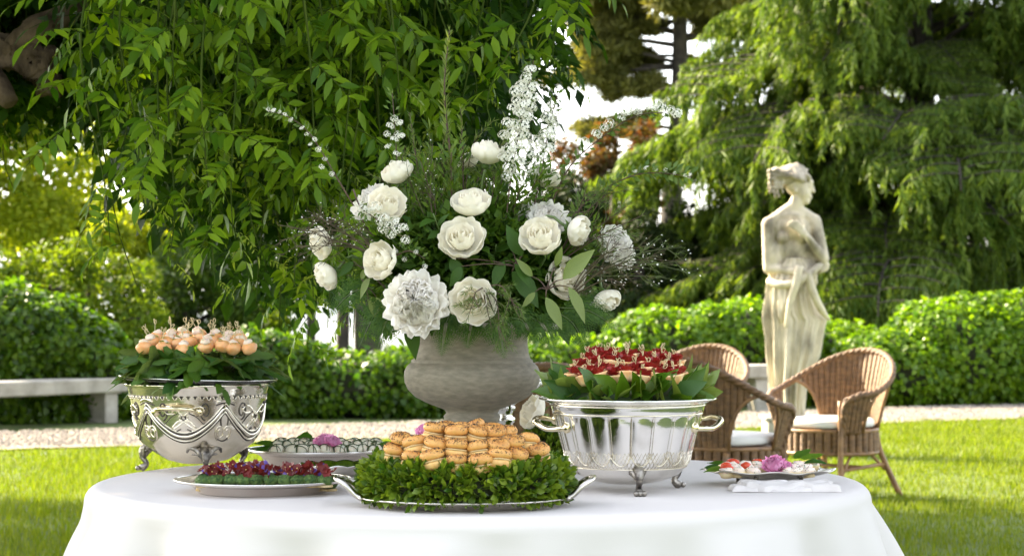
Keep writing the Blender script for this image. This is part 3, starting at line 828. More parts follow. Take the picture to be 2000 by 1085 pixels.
mb = MB(); mb.add(lathe([(.001, .004), (.12, .004), (.15, .006), (.178, .012), (.189, .017), (.1915, .0195), (.1905, .022), (.186, .0205), (.175, .0155), (.15, .0105), (.12, .0085), (.001, .0085)], 72))
mb.build('dish', M['black_tray'], tray)
mb = MB(); a = np.linspace(0, 2 * PI, 97); mb.add(tube(np.stack([.1908 * np.cos(a), .1908 * np.sin(a), np.full(97, .0212)], 1), .0014, 6, cap=False)); mb.build('rim', M['silver'], tray)

# --- panelled bowl
BR = Vector(((1226 - 1000) / FPX * 4.86, 4.86, TZ))
bowl2 = thing('silver_bowl', 'panelled silver bowl with two ring handles and claw feet under the red bites', 'bowl', BR)
NP = 20
def flute(r, z, th):
    k = np.clip((z - .062) / .02, 0, 1) * np.clip((.170 - z) / .008, 0, 1)
    return r + k * (.0052 * np.abs(np.sin(th * NP / 2)) ** .7 - .004), z
prof_r = [(.001, .016), (.045, .017), (.08, .024), (.112, .038), (.128, .055), (.135, .068), (.139, .084), (.145, .105), (.151, .128), (.157, .150), (.160, .166), (.162, .170), (.164, .172), (.167, .180), (.1685, .188), (.172, .193), (.182, .1975), (.190, .2005), (.1925, .2025), (.1915, .205), (.187, .2045), (.176, .201), (.166, .196), (.158, .17), (.145, .13), (.12, .065), (.06, .04), (.001, .034)]
pz = np.interp(np.linspace(0, 1, 64), np.linspace(0, 1, len(prof_r)), [p[1] for p in prof_r]); pr = np.interp(np.linspace(0, 1, 64), np.linspace(0, 1, len(prof_r)), [p[0] for p in prof_r])
k_in = np.linspace(0, 1, 64) > .75
def flute_out(r, z, th):
    r2, _ = flute(r, z, th); return np.where(k_in[:, None], r, r2), z
mb = MB(); mb.add(lathe(list(zip(pr, pz)), 240, mod=flute_out)); mb.build('body', M['silver'], bowl2)
def onr(th, z, off=0.0):
    r = float(np.interp(z, [p[1] for p in prof_r[:16]], [p[0] for p in prof_r[:16]])) + off
    return A3(r * math.cos(th), r * math.sin(th), z)
lat = MB()
for k in range(NP):
    a0 = k * 2 * PI / NP; w = 2 * PI / NP
    pts = [onr(a0 + w * f, .082 - .020 * math.sin(PI * f) ** .8, .0012) for f in np.linspace(0, 1, 11)]
    lat.add(tube(pts, .0012, 4, cap=False))
    lat.add(tube([onr(a0, z, .0008) for z in np.linspace(.082, .171, 9)], .0009, 4, cap=False))
    for j in range(5):
        for sg in (-1, 1):
            f0 = (j + .5) / 5; 
            pts = [onr(a0 + w * (f0 + sg * t * .42), .055 + .036 * (t + .5), .0009) for t in np.linspace(-.5, .5, 4)]
            lat.add(tube(pts, .0006, 3, cap=False))
a = np.linspace(0, 2 * PI, 121)
for z, r, o in ((.0545, .001, .0008), (.171, .0013, .001), (.189, .0012, .001)):
    lat.add(tube([onr(t, z, o) for t in a], r, 4, cap=False))
lat.build('lattice_band', M['old_silver'], bowl2)
mb = MB(); mb.add(tube(np.stack([.1922 * np.cos(a), .1922 * np.sin(a), np.full(121, .2028)], 1), .0026, 8, cap=False)); mb.build('rim', M['silver'], bowl2)
for base, s in ((math.radians(186), 1), (math.radians(-2), -1)):
    mb = MB()
    e0, e1 = base + s * .42, base - s * .20
    mid = base + s * .02
    def Q(t, r, z): return A3(r * math.cos(t), r * math.sin(t), z)
    mb.add(tube(smooth_path([onr(e0, .142, -.002), Q(e0 - s * .05, .170, .140), Q(base + s * .18, .186, .139), Q(mid + s * .02, .199, .149), Q(mid - s * .08, .203, .156), Q(e1 + s * .02, .192, .160), Q(e1 - s * .03, .176, .157), onr(e1 - s * .04, .155, -.002)], 34), [.0065, .0058, .0062, .0072, .0068, .006, .0055, .006], 9))
    for t, z in ((e0, .142), (e1 - s * .04, .155)):
        mb.add(ellipsoid(onr(t, z, .002), (.010, .010, .012), 10, 7))
    mb.add(ellipsoid(Q(mid - s * .04, .203, .152), (.008, .010, .009), 10, 7))
    mb.build('handle', M['brass'], bowl2)
for a in (-83, 37, 157):
    foot(math.radians(a), .112, .058, .146, .0115, .36).build('foot', M['dark_silver'], bowl2)

# --- oval tray with scroll handles
TB = Vector(((908 - 1000) / FPX * 4.5, 4.5, TZ))
btray = thing('serving_tray', 'oval silver tray with scrolled handles under the boxwood wreath', 'tray', TB)
mb = MB(); mb.add(lathe([(.001, .0), (.15, .0), (.17, .004), (.19, .012), (.212, .017), (.2175, .019), (.217, .0215), (.212, .0205), (.19, .0155), (.17, .008), (.15, .005), (.001, .005)], 96, 1.0, .84))
mb.build('dish', M['tray_silver'], btray)
mb = MB()
a = np.linspace(0, 2 * PI, 361)
for ph in (0, PI):
    mb.add(tube(np.stack([(.188 + .0022 * np.cos(60 * a + ph)) * np.cos(a), .84 * (.188 + .0022 * np.cos(60 * a + ph)) * np.sin(a), .0205 + .0022 * np.sin(60 * a + ph)], 1), .0024, 5, cap=False))
mb.build('rope_border', solid('white_rope', (.62, .58, .5), .7, col2=(.45, .42, .36), scale=60), btray)
for s in (-1, 1):
    mb = MB()
    for yy in (-1, 1):
        mb.add(tube(smooth_path([A3(s * .205, yy * .05, .019), A3(s * .219, yy * .046, .026), A3(s * .238, yy * .040, .044), A3(s * .256, yy * .03, .055), A3(s * .262, 0, .058)], 16), [.006, .0055, .0065, .0055, .006], 8))
        mb.add(tube(smooth_path([A3(s * .212, yy * .05, .022), A3(s * .226, yy * .03, .036), A3(s * .244, yy * .018, .05), A3(s * .25, yy * .008, .047)], 10), [.0035, .004, .003], 6))
    mb.add(tube([A3(s * .208, -.06, .02), A3(s * .211, 0, .022), A3(s * .208, .06, .02)], .005, 7))
    mb.build('handle', M['tray_silver'], btray)

# --- two round platters, small fluted dish, footed oval dish, pedestal stand
def platter(label, px, d, r, name='platter', z=TZ, mat=None, h=.026):
    t = thing(name, label, 'platter', ((px - 1000) / FPX * d, d, z))
    mb = MB(); mb.add(lathe([(.001, 0), (r * .72, 0), (r * .74, .004), (r * .80, h * .62), (r * .86, h * .80), (r * .985, h * .97), (r, h * 1.05), (r * .995, h * 1.16), (r * .97, h * 1.08), (r * .86, h * .93), (r * .79, h * .72), (r * .74, .0075), (.001, .006)], 80))
    mb.build('dish', mat or M['platter'], t)
    mb = MB(); a = np.linspace(0, 2 * PI, 97); mb.add(tube(np.stack([r * .995 * np.cos(a), r * .995 * np.sin(a), np.full(97, h * 1.13)], 1), .0016, 6, cap=False)); mb.build('rim', M['silver'], t)
    return t
PF = platter('round silver platter holding the dark red flower canapes', 513, 4.83, .192)
PBk = platter('round silver platter holding the white herb wrapped rolls', 622, 5.66, .182, h=.036)
dish = thing('silver_dish', 'small empty fluted silver dish beside the boxwood wreath', 'dish', ((668 - 1000) / FPX * 5.28, 5.28, TZ))
mb = MB(); mb.add(lathe([(.001, .001), (.04, .001), (.055, .005), (.075, .014), (.092, .023), (.099, .026), (.0985, .028), (.09, .0255), (.074, .017), (.054, .008), (.04, .005), (.001, .005)], 120,
                        mod=lambda r, z, th: (r * (1 + .03 * np.abs(np.sin(th * 7)) * np.clip((r - .05) / .04, 0, 1)), z + .004 * np.abs(np.sin(th * 7)) * np.clip((r - .06) / .03, 0, 1))))
mb.build('dish', M['silver'], dish)
OD = Vector(((1503 - 1000) / FPX * 5.03, 5.03, TZ))
odish = thing('silver_dish', 'footed oval silver dish of tomato bites at the right table edge', 'dish', OD)
mb = MB(); mb.add(lathe([(.001, .014), (.07, .014), (.09, .017), (.115, .024), (.138, .0305), (.147, .033), (.1465, .0355), (.137, .0335), (.113, .0275), (.09, .0205), (.07, .0175), (.001, .0175)], 110, 1.0, .8,
                        mod=lambda r, z, th: (r * (1 + .025 * np.cos(th * 8) * np.clip((r - .06) / .06, 0, 1)), z + .0025 * np.cos(th * 8) * np.clip((r - .09) / .05, 0, 1))))
mb.build('dish', M['tray_silver'], odish)
for a in (-118, -35, 62, 145):
    c, s = math.cos(math.radians(a)) * .08, math.sin(math.radians(a)) * .066
    mb = MB(); mb.add(tube(smooth_path([(c, s, .017), (c * 1.04, s * 1.04, .010), (c * 1.0, s * 1.0, .004)], 6), [.006, .004, .006], 8)); mb.add(ellipsoid((c, s, .0045), (.0075, .0075, .0045), 10, 6)); mb.build('foot', M['dark_silver'], odish)
st = thing('cake_stand', 'silver pedestal stand half hidden behind the stone urn', 'stand', ((985 - 1000) / FPX * 5.52, 5.52, TZ))
mb = MB(); mb.add(lathe([(.001, 0), (.06, 0), (.062, .006), (.05, .014), (.035, .03), (.026, .06), (.03, .075), (.033, .082), (.030, .088), (.022, .098), (.0215, .112), (.026, .116), (.027, .126), (.0215, .129), (.019, .133), (.021, .139), (.0235, .143), (.0235, .156), (.028, .160), (.055, .176), (.085, .198), (.101, .211), (.108, .2145), (.110, .217), (.108, .2195), (.101, .217), (.082, .204), (.05, .184), (.001, .172)], 72)); mb.build('pedestal', M['silver'], st)
mb = MB()
for k in range(72):
    a = k * 2 * PI / 72; mb.add(ellipsoid((.105 * math.cos(a), .105 * math.sin(a), .2125), (.0035, .0035, .0035), 6, 5))
for k in range(10):
    a = k * 2 * PI / 10; mb.add(box((.024 * math.cos(a), .024 * math.sin(a), .1495), (.006, .006, .010), .001))
mb.build('beading', M['silver'], st)
# folded napkin under the oval dish
n1, n2 = 60, 34
u, v = np.meshgrid(np.linspace(0, 1, n1), np.linspace(0, 1, n2))
mb = MB()
for k, (ox, oy, sx, sy, zz) in enumerate(((0, 0, .225, .12, .008), (.014, -.004, .205, .105, .016))):
    X = (u - .5) * sx + ox + .007 * np.sin(v * 9 + k) + .005 * np.sin(u * 14 + 3 * v); Y = (v - .5) * sy + oy + .007 * np.sin(u * 9 + 2 * k) + .004 * np.sin(u * 23)
    Z = zz + .003 * np.sin(u * 10 + v * 5 + k) + .0025 * np.sin(u * 21 + 2 * np.sin(v * 7)) + .0015 * np.sin(v * 30 + u * 6)
    e = np.minimum(1, np.minimum(np.minimum(u, 1 - u) * sx, np.minimum(v, 1 - v) * sy) / .008)
    Z = .0006 + Z * np.sqrt(1 - (1 - e) ** 2 + 1e-6)
    mb.add((np.stack([X, Y, Z], 2).reshape(-1, 3), grid_faces(n1, n2)))
p = ontab(1522, 956)
tag(mb.build('napkin', M['cloth'], loc=p), 'crumpled white napkin folded under the footed oval dish', 'napkin')

# --- stone urn
M['urn'] = solid('aged_urn', (.245, .21, .15), .7, col2=(.165, .145, .10), scale=40, bump=.16, bscale=220, stretch=(1, 1, 3), detail=10)
UR = Vector(((922 - 1000) / FPX * 5.15, 5.15, TZ))
urn = thing('stone_urn', 'grey brown stone urn holding the tall white bouquet', 'urn', UR)
urn_prof = [(.001, 0), (.092, 0), (.094, .03), (.090, .036), (.078, .042), (.066, .058), (.060, .09), (.058, .115), (.064, .122), (.066, .134), (.060, .140), (.064, .148), (.082, .155), (.108, .165), (.132, .178), (.149, .195), (.1565, .212), (.158, .224), (.157, .237), (.152, .248), (.144, .256), (.1405, .2585), (.1415, .2625), (.1355, .267), (.1315, .282), (.129, .302), (.1285, .322), (.130, .338), (.131, .348), (.142, .350), (.148, .352)]
mb = MB(); mb.add(lathe([(r, z + .016 * float(np.interp(z, [.05, .12, .26, .345], [0, 1, 1, 0]))) for r, z in urn_prof], 84))
mb.build('body', M['urn'], urn)
mb = MB(); mb.add(lathe([(.130, .3535), (.175, .352), (.199, .350), (.203, .3535), (.203, .360), (.198, .364), (.17, .366), (.12, .366), (.115, .33), (.001, .32)], 84)); mb.build('rim', M['urn'], urn)

# ------------------------------------------------------------------ food
ORD = ['first', 'second', 'third', 'fourth', 'fifth', 'sixth', 'seventh', 'eighth', 'ninth', 'tenth', 'eleventh', 'twelfth', 'thirteenth', 'fourteenth']
def blob(c, r, amp=.08, seed=0, seg=16, rings=10, fr=3.0):
    V, F = ellipsoid((0, 0, 0), (1, 1, 1), seg, rings)
    V = V * (1 + amp * vnoise(V, fr, seed))[:, None] * np.array(r) + np.array(c)
    return V, F
M['bun'] = solid('golden_bun', (.46, .19, .035), .5, col2=(.62, .32, .08), scale=34, bump=.15, bscale=160, sss=.08)
def crust():
    m = M['bun']; n, l = m.node_tree.nodes, m.node_tree.links
    p = n['Principled BSDF']; src = p.inputs['Base Color'].links[0].from_socket
    tc = n.new('ShaderNodeTexCoord'); sp = n.new('ShaderNodeSeparateXYZ'); mr = n.new('ShaderNodeMapRange'); mx = n.new('ShaderNodeMix'); mx.data_type = 'RGBA'
    l.new(tc.outputs['Object'], sp.inputs[0]); l.new(sp.outputs['Z'], mr.inputs[0]); mr.inputs[1].default_value = .016; mr.inputs[2].default_value = .034
    l.new(mr.outputs[0], mx.inputs[0]); mx.inputs[6].default_value = (.70, .37, .11, 1); l.new(src, mx.inputs[7]); l.new(mx.outputs[2], p.inputs['Base Color'])
crust()
M['bun_low'] = solid('pale_bun', (.64, .35, .10), .6, col2=(.72, .47, .18), scale=26, bump=.15, bscale=160, sss=.08)
M['seed'] = solid('poppy_seed', (.035, .026, .02), .6)
M['filling'] = solid('cream_filling', (.60, .42, .19), .5, col2=(.42, .30, .14), scale=50)
M['bamboo'] = solid('bamboo_pick', (.55, .43, .22), .6, col2=(.66, .56, .32), scale=50)

# mini bagels with poppy seeds
def bagel_top(seed):
    r = np.random.default_rng(seed)
    mb = MB()
    prof = [(.001, .0075), (.012, .0075), (.026, .009), (.032, .013), (.0345, .019), (.0335, .026), (.029, .0325), (.022, .0365), (.013, .0375), (.006, .0362), (.001, .0352)]
    V, F = lathe(prof, 26); V = V * (1 + .035 * vnoise(V, 60, seed))[:, None]; mb.add((V, F)); return mb
def bagel_seeds(seed):
    r = np.random.default_rng(seed + 5)
    mb = MB(); n = 260
    a = r.uniform(0, 2 * PI, n); t = r.uniform(0, 1, n) ** .8
    q = np.interp(t, [0, .3, .55, .75, .9, 1], [.0345, .0335, .029, .022, .013, .003]); z = np.interp(t, [0, .3, .55, .75, .9, 1], [.0185, .0262, .0328, .0367, .0378, .0358])
    T = np.stack([q * np.cos(a), q * np.sin(a), z + .0002], 1)
    mb.add(scatter(OCT, T, frames(r.normal(size=(n, 3)), r.normal(size=(n, 3))), r.uniform(.0012, .0021, n)), smooth=False)
    return mb.mesh('poppy_seeds', M['seed'])
def bagel_low(seed):
    mb = MB(); V, F = lathe([(.001, -.0195), (.018, -.0195), (.029, -.017), (.0335, -.010), (.034, -.003), (.0325, .0015), (.02, .003), (.001, .003)], 26)
    mb.add((V * (1 + .03 * vnoise(V, 50, seed))[:, None], F)); return mb
def bagel_fill(seed):
    mb = MB(); V, F = lathe([(.001, .0025), (.03, .002), (.0335, .0045), (.031, .0075), (.001, .008)], 26, mod=lambda r, z, th: (r * (1 + .04 * np.sin(th * 5 + seed)), z)); mb.add((V, F)); return mb
BG = [[f(s).mesh(nm, m) for f, nm, m in ((bagel_top, 'top_bun', M['bun']), (bagel_low, 'bottom_bun', M['bun_low']), (bagel_fill, 'filling', M['filling']))] + [bagel_seeds(s)] for s in range(4)]
def bagel(loc, label, k, sc=1.0):
    t = thing('bagel', label, 'bagel', loc, (random.uniform(-.28, .28), random.uniform(-.28, .28), random.uniform(0, 6)), 'poppy seed bagels piled inside the wreath', sc)
    b = BG[k % 4]
    place(b[0], 'top_bun', t, rot=(random.uniform(-.07, .07), random.uniform(-.07, .07), 0)); place(b[1], 'bottom_bun', t); place(b[2], 'filling', t); place(b[3], 'poppy_seeds', t, kind='stuff')
rows = [('bottom', .165, [(770, 889), (808, 895), (848, 899), (892, 903), (938, 904), (976, 899), (1012, 894), (1048, 887)]),
        ('second lowest', .145, [(786, 862), (812, 868), (847, 872), (891, 876), (935, 876), (970, 872), (1000, 868), (1028, 863)]),
        ('second highest', .105, [(850, 845), (891, 850), (931, 848), (964, 845), (990, 846)]),
        ('top', .05, [(869, 839), (899, 842), (930, 839), (954, 844)])]
k = 0
for nm, R, pts in rows:
    for i, (px, py) in enumerate(pts):
        dx = (px - 908) / 968
        d = 4.5 - math.sqrt(max(R * R * .75 - dx * dx * .75, 0.0004)) + random.uniform(-.004, .004)
        p = at(px + random.uniform(-4, 4), py, d) + Vector((0, 0, -.006))
        bagel(p + Vector((0, 0, random.uniform(-.005, .005))), 'poppy seed bagel, %s from the left in the %s row of the pile' % (ORD[i], nm), k, random.uniform(.63, .74)); k += 1
for nm, R, z, n in (('lowest', .15, .800, 6), ('middle', .105, .835, 5), ('upper', .055, .868, 4)):
    for j in range(n):
        an = PI * (j + .5) / n
        bagel(TB + Vector((R * .85 * math.cos(an), R * .66 * math.sin(an) + .02, z - TZ)), 'poppy seed bagel at the back of the pile, %s from right, %s tier' % (ORD[j], nm), k, .7); k += 1

# boxwood wreath around the bagels
M['box_leaf'] = leafy('boxwood_leaf', (.03, .085, .006), (.19, .27, .022), .35, .32, (1.4, 1.3, .5), spec=.5)
M['box_obj'] = leafy('boxwood_front_leaf', (.035, .10, .008), (.28, .37, .03), .35, .3, (1.4, 1.3, .5), obj=True, spec=.5)
wr = thing('boxwood_wreath', 'thick green boxwood wreath on the oval tray around the bagels', 'wreath', TB + Vector((0, 0, .008)))
BOXL = leaf(1, .52, 3, .25, .1, 'obovate')
n = 6000
a = U(0, 2 * PI, n); b = U(-1.05, PI + .4, n); q = np.sqrt(U(.25, 1, n))
lump = 1 + .12 * np.sin(a * 9 + 1) + .08 * np.sin(a * 17)
rr = .170 + .033 * q * np.cos(b); P = np.stack([rr * np.cos(a) * 1.03, rr * np.sin(a) * .87, .043 + .040 * q * np.sin(b) * lump], 1)
P[:, 2] = np.maximum(P[:, 2], .012)
O = np.stack([np.cos(b) * np.cos(a), np.cos(b) * np.sin(a), np.sin(b)], 1)
Y = O * .9 + rng.normal(size=(n, 3)) * .55 + A3(0, 0, .35); UP = rng.normal(size=(n, 3)) * .6 + O * .3 + A3(0, 0, .5)
S = U(.018, .029, n)
front_k = np.argsort(P[:, 1] - .6 * O[:, 2] * .05 - .04 * q)[:300]; isf = np.zeros(n, bool); isf[front_k] = True
mb = MB(); mb.add(scatter(BOXL, P[~isf], frames(Y[~isf], UP[~isf]), S[~isf])); mb.build('foliage', M['box_leaf'], wr, kind='stuff')
BOX_ME = [MB().add(leaf(1, w, 3, f, .12, 'obovate')).mesh('leaf', M['box_obj']) for w, f in ((.5, .25), (.56, .15), (.46, .35))]
for i in front_k:
    place(random.choice(BOX_ME), 'leaf', wr, tuple(P[i]), rot=euler_of(Y[i], UP[i]), scale=float(S[i]))
mb = MB(); a = np.linspace(0, 2 * PI, 41); mb.add(tube(np.stack([.163 * np.cos(a) * 1.03, .163 * np.sin(a) * .87, np.full(41, .038)], 1), .024, 8, cap=False)); mb.build('twig_ring', M['hedge_core'], wr)

# picks with a looped knot
def pick_mesh(seed):
    r = np.random.default_rng(seed); mb = MB()
    mb.add(tube([(0, 0, -.02), (0, 0, .022)], .0008, 4))
    for s in (-1, 1):
        an = r.uniform(0, PI); c = A3(math.cos(an), math.sin(an), 0)
        t = np.linspace(0, 2 * PI, 11)
        pts = A3(0, 0, .022) + s * c * (.0065 * (1 - np.cos(t)))[:, None] * .55 + A3(0, 0, 1) * (.005 * np.sin(t) + .006 * (1 - np.cos(t)) * r.uniform(.2, .8))[:, None]
        mb.add(tube(pts, .00085, 4))
    mb.add(tube([(0, 0, .02), (.004, .002, .031)], .0008, 4))
    return mb.mesh('pick', M['bamboo'])
PICK = [pick_mesh(s) for s in range(5)]

def petal(rb, rt, h, hw, curl=.2, bul=.15, nu=7, nv=6, ruff=0.0, seed=0, top=.2):
    """one curved petal wrapped about the z axis, starting at the base of the bloom"""
    r = np.random.default_rng(seed)
    u, v = np.meshgrid(np.linspace(-1, 1, nu), np.linspace(0, 1, nv))
    v = v * (1 - top * v * np.abs(u) ** 2.4)
    rad = rb + (rt - rb) * v ** .85 + bul * np.sin(PI * v) + curl * np.clip(v - .7, 0, 1) ** 1.5 * 3
    zz = h * v - curl * .35 * np.clip(v - .72, 0, 1) ** 2 * 9 * h * .35
    ang = u * hw * np.sin(PI * (.16 + .6 * v)) 
    rad = rad * (1 + .05 * u) + ruff * v * np.sin(u * r.uniform(6, 9) + r.uniform(0, 6)) * .12
    zz = zz + ruff * v ** 2 * np.sin(u * r.uniform(7, 11) + r.uniform(0, 6)) * .10
    return np.stack([rad * np.cos(ang), rad * np.sin(ang), zz], 2).reshape(-1, 3), grid_faces(nu, nv)

# red rosette bites in a peach pastry cup
M['red_meat'] = solid('red_cured_meat', (.26, .012, .012), .35, col2=(.40, .035, .025), scale=60, sss=.15, trans=.15)
M['pastry'] = solid('peach_pastry', (.80, .42, .16), .5, col2=(.86, .60, .32), scale=40, sss=.2)
def meat_rose(seed):
    mb = MB()
    for k in range(7):
        f = k / 6
        V, F = petal(.04, .10 + .85 * f, 1.0 - .25 * f, 1.5 - .5 * f, .1 + .3 * f, .08, 7, 5, .8, seed * 9 + k)
        an = k * 2.4; c, s = math.cos(an), math.sin(an)
        mb.add((V @ A3((c, s, 0), (-s, c, 0), (0, 0, 1)).reshape(3, 3), F))
    return mb.mesh('rosette', M['red_meat'])
ROSETTE = [meat_rose(s) for s in range(4)]
def pastry_cup(seed):
    mb = MB(); mb.add(lathe([(.001, -.012), (.011, -.012), (.016, -.006), (.0205, .004), (.0225, .008), (.020, .009), (.016, .003), (.001, .001)], 30, mod=lambda r, z, th: (r * (1 + .09 * np.sin(th * 7 + seed) * np.clip((r - .012) / .008, 0, 1)), z)))
    return mb.mesh('pastry_cup', M['pastry'])
CUP = [pastry_cup(s) for s in range(3)]
k = 0
for nm, py, d, xs in (('front', 738, 4.765, np.linspace(1140, 1315, 7)), ('second', 726, 4.81, np.linspace(1120, 1328, 8)), ('third', 715, 4.855, np.linspace(1136, 1316, 7)), ('fourth', 705, 4.90, np.linspace(1150, 1322, 7)), ('back', 698, 4.945, np.linspace(1165, 1290, 5))):
    for i, px in enumerate(xs):
        p = at(px + random.uniform(-5, 5), py + random.uniform(-5, 4) + .0007 * (px - 1226) ** 2, d + random.uniform(-.01, .01))
        t = thing('red_canape', 'red rosette bite, %s from the left in the %s row' % (ORD[i], nm), 'canape', p, (random.uniform(-.25, .25), random.uniform(-.25, .25), random.uniform(0, 6)), 'red bites on the panelled bowl')
        place(CUP[k % 3], 'pastry_cup', t); place(ROSETTE[k % 4], 'rosette', t, (0, 0, .001), scale=random.uniform(.022, .026))
        place(PICK[k % 5], 'pick', t, (0, 0, .005), rot=(random.uniform(-.3, .3), random.uniform(-.3, .3), 0)); k += 1

# melon and cheese bites
M['melon'] = solid('peach_melon', (.72, .33, .11), .45, col2=(.78, .46, .22), scale=30, sss=.25)
M['moz'] = solid('pale_cheese', (.72, .55, .40), .45, col2=(.78, .66, .54), scale=25, sss=.25)
M['lettuce'] = leafy('salad_leaf', (.22, .28, .05), (.30, .34, .08), .35, .4)
MEL = [MB().add(blob((0, 0, 0), (.0205, .0195, .0155), .13, s)).mesh('melon_ball', M['melon']) for s in range(3)]
MOZ = [MB().add(blob((0, 0, 0), (.013, .012, .008), .2, s + 5)).mesh('cheese', M['moz']) for s in range(3)]
def curl_leaf(seed):
    r = np.random.default_rng(seed); mb = MB()
    for k in range(4): mb.add(scatter(leaf(1, .7, 3, .4, .3), A3(0, 0, 0)[None], frames(r.normal(size=3) * (1, 1, .3), A3(0, 0, 1)), np.array([.017])))
    return mb.mesh('salad_leaf', M['lettuce'])
SAL = [curl_leaf(s) for s in range(3)]
k = 0
for nm, py, d, xs in (('front', 676, 5.315, list(np.linspace(285, 360, 3)) + list(np.linspace(405, 485, 4))), ('second', 667, 5.36, list(np.linspace(300, 372, 4)) + list(np.linspace(405, 470, 3))), ('third', 659, 5.41, np.linspace(305, 470, 7)), ('back', 653, 5.45, np.linspace(330, 450, 5))):
    for i, px in enumerate(xs):
        p = at(px + random.uniform(-4, 4), py + 4 + random.uniform(-5, 5), d)
        t = thing('peach_canape', 'peach melon bite with pale cheese, %s from the left in the %s row' % (ORD[i], nm), 'canape', p, (random.uniform(-.3, .3), random.uniform(-.3, .3), random.uniform(0, 6)), 'peach bites on the engraved bowl')
        place(MEL[k % 3], 'melon_ball', t); place(SAL[k % 3], 'salad_leaf', t, (0, 0, .011), scale=1.15); place(MOZ[k % 3], 'cheese', t, (random.uniform(-.006, .006), random.uniform(-.009, 0), .013), rot=(0, 0, k))
        place(PICK[k % 5], 'pick', t, (0, 0, .017), rot=(random.uniform(-.35, .35), random.uniform(-.35, .35), k)); k += 1

# leaf collars
def vine_leaf(seed):
    r = np.random.default_rng(seed + 60)
    n = 64; th = np.linspace(-PI, PI, n, endpoint=False)
    lob = sum(k * np.exp(-((th - c) / w) ** 2) for c, k, w in ((0, .42, .30), (1.05, .30, .27), (-1.05, .30, .27), (2.05, .18, .26), (-2.05, .18, .26)))
    rad = .27 + lob + .035 * (2 * np.abs((th * 16 / PI) % 1 - .5) - .5)
    rad *= np.where(np.abs(th) > 2.75, .45, 1) * .92
    V = [(0, .3, 0)]
    cup = r.uniform(-.25, .3); wv = r.uniform(0, 6)
    for f in (.5, 1.0):
        x = np.sin(th) * rad * f; y = .3 + np.cos(th) * rad * f * 1.25
        z = cup * (x ** 2) * 1.5 - .25 * np.clip(y - .3, 0, 1) ** 2 + .06 * f * f * np.sin(th * 4 + wv) + .08 * np.abs(x) - .10 * f * np.abs(np.sin(th * 1.45)) * f
        V += list(zip(x, y, z))
    i = np.arange(n); j = (i + 1) % n
    return np.array(V), [np.stack([np.zeros(n, int), 1 + j, 1 + i], 1), np.stack([1 + i, 1 + j, 1 + n + j, 1 + n + i], 1)]
M['vine'] = leafy('vine_leaf', (.02, .075, .006), (.085, .17, .014), .3, .42, (1.4, 1.3, .5), obj=True, under=(.10, .15, .05), veins=True, spec=.45)
M['laurel'] = leafy('cherry_laurel_leaf', (.025, .09, .008), (.11, .21, .014), .3, .32, (1.4, 1.3, .5), obj=True, under=(.17, .24, .06), veins=True, spec=.5)
VL = [MB().add(vine_leaf(s)).mesh('leaf', M['vine']) for s in range(5)]
LL = [MB().add(leaf(1, w, 7, f, dr, 'ovate', wv)).mesh('leaf', M['laurel']) for w, f, dr, wv in ((.5, .3, .1, .03), (.45, .45, .22, .02), (.55, .15, -.1, .04), (.42, .55, .12, .03))]
def collar(label, c, meshes, rings, bed, mat):
    t = thing('leaf_collar', label, 'leaves', c)
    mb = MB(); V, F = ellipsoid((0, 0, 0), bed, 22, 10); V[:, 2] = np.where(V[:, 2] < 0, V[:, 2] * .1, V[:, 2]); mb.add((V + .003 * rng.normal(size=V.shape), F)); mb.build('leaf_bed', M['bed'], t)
    for (r, z, n, size, out, ph) in rings:
        for i in range(n):
            a = 2 * PI * (i + ph) / n + random.uniform(-.12, .12)
            y = A3(math.cos(a + random.uniform(-.5, .5)), math.sin(a + random.uniform(-.5, .5)), random.uniform(*out))
            y = y + A3(-math.sin(a), math.cos(a), 0) * random.uniform(-.9, .9)
            up = A3(math.cos(a) * 1.2, math.sin(a) * 1.2, .55) + rng.normal(size=3) * .35
            place(random.choice(meshes), 'leaf', t, (r * math.cos(a), r * math.sin(a), z + random.uniform(-.006, .006)), rot=euler_of(y, up), scale=size * random.uniform(.85, 1.15))
    return t
M['bed'] = solid('leaf_shade_bed', (.02, .04, .01), .8, col2=(.035, .06, .015), scale=30)  # dark green of the support mound under the leaves
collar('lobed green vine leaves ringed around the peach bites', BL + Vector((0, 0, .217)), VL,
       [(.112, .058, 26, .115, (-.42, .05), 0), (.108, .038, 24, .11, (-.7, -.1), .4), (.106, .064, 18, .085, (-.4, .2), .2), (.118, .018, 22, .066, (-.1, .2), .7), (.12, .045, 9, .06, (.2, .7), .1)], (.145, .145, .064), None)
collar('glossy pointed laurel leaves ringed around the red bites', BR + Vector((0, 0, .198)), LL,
       [(.128, .002, 26, .095, (.5, 1.3), 0), (.118, .010, 24, .10, (.15, .8), .4), (.128, .002, 20, .065, (.0, .4), .2), (.11, .02, 14, .085, (.5, 1.2), .7)], (.15, .15, .036), None)

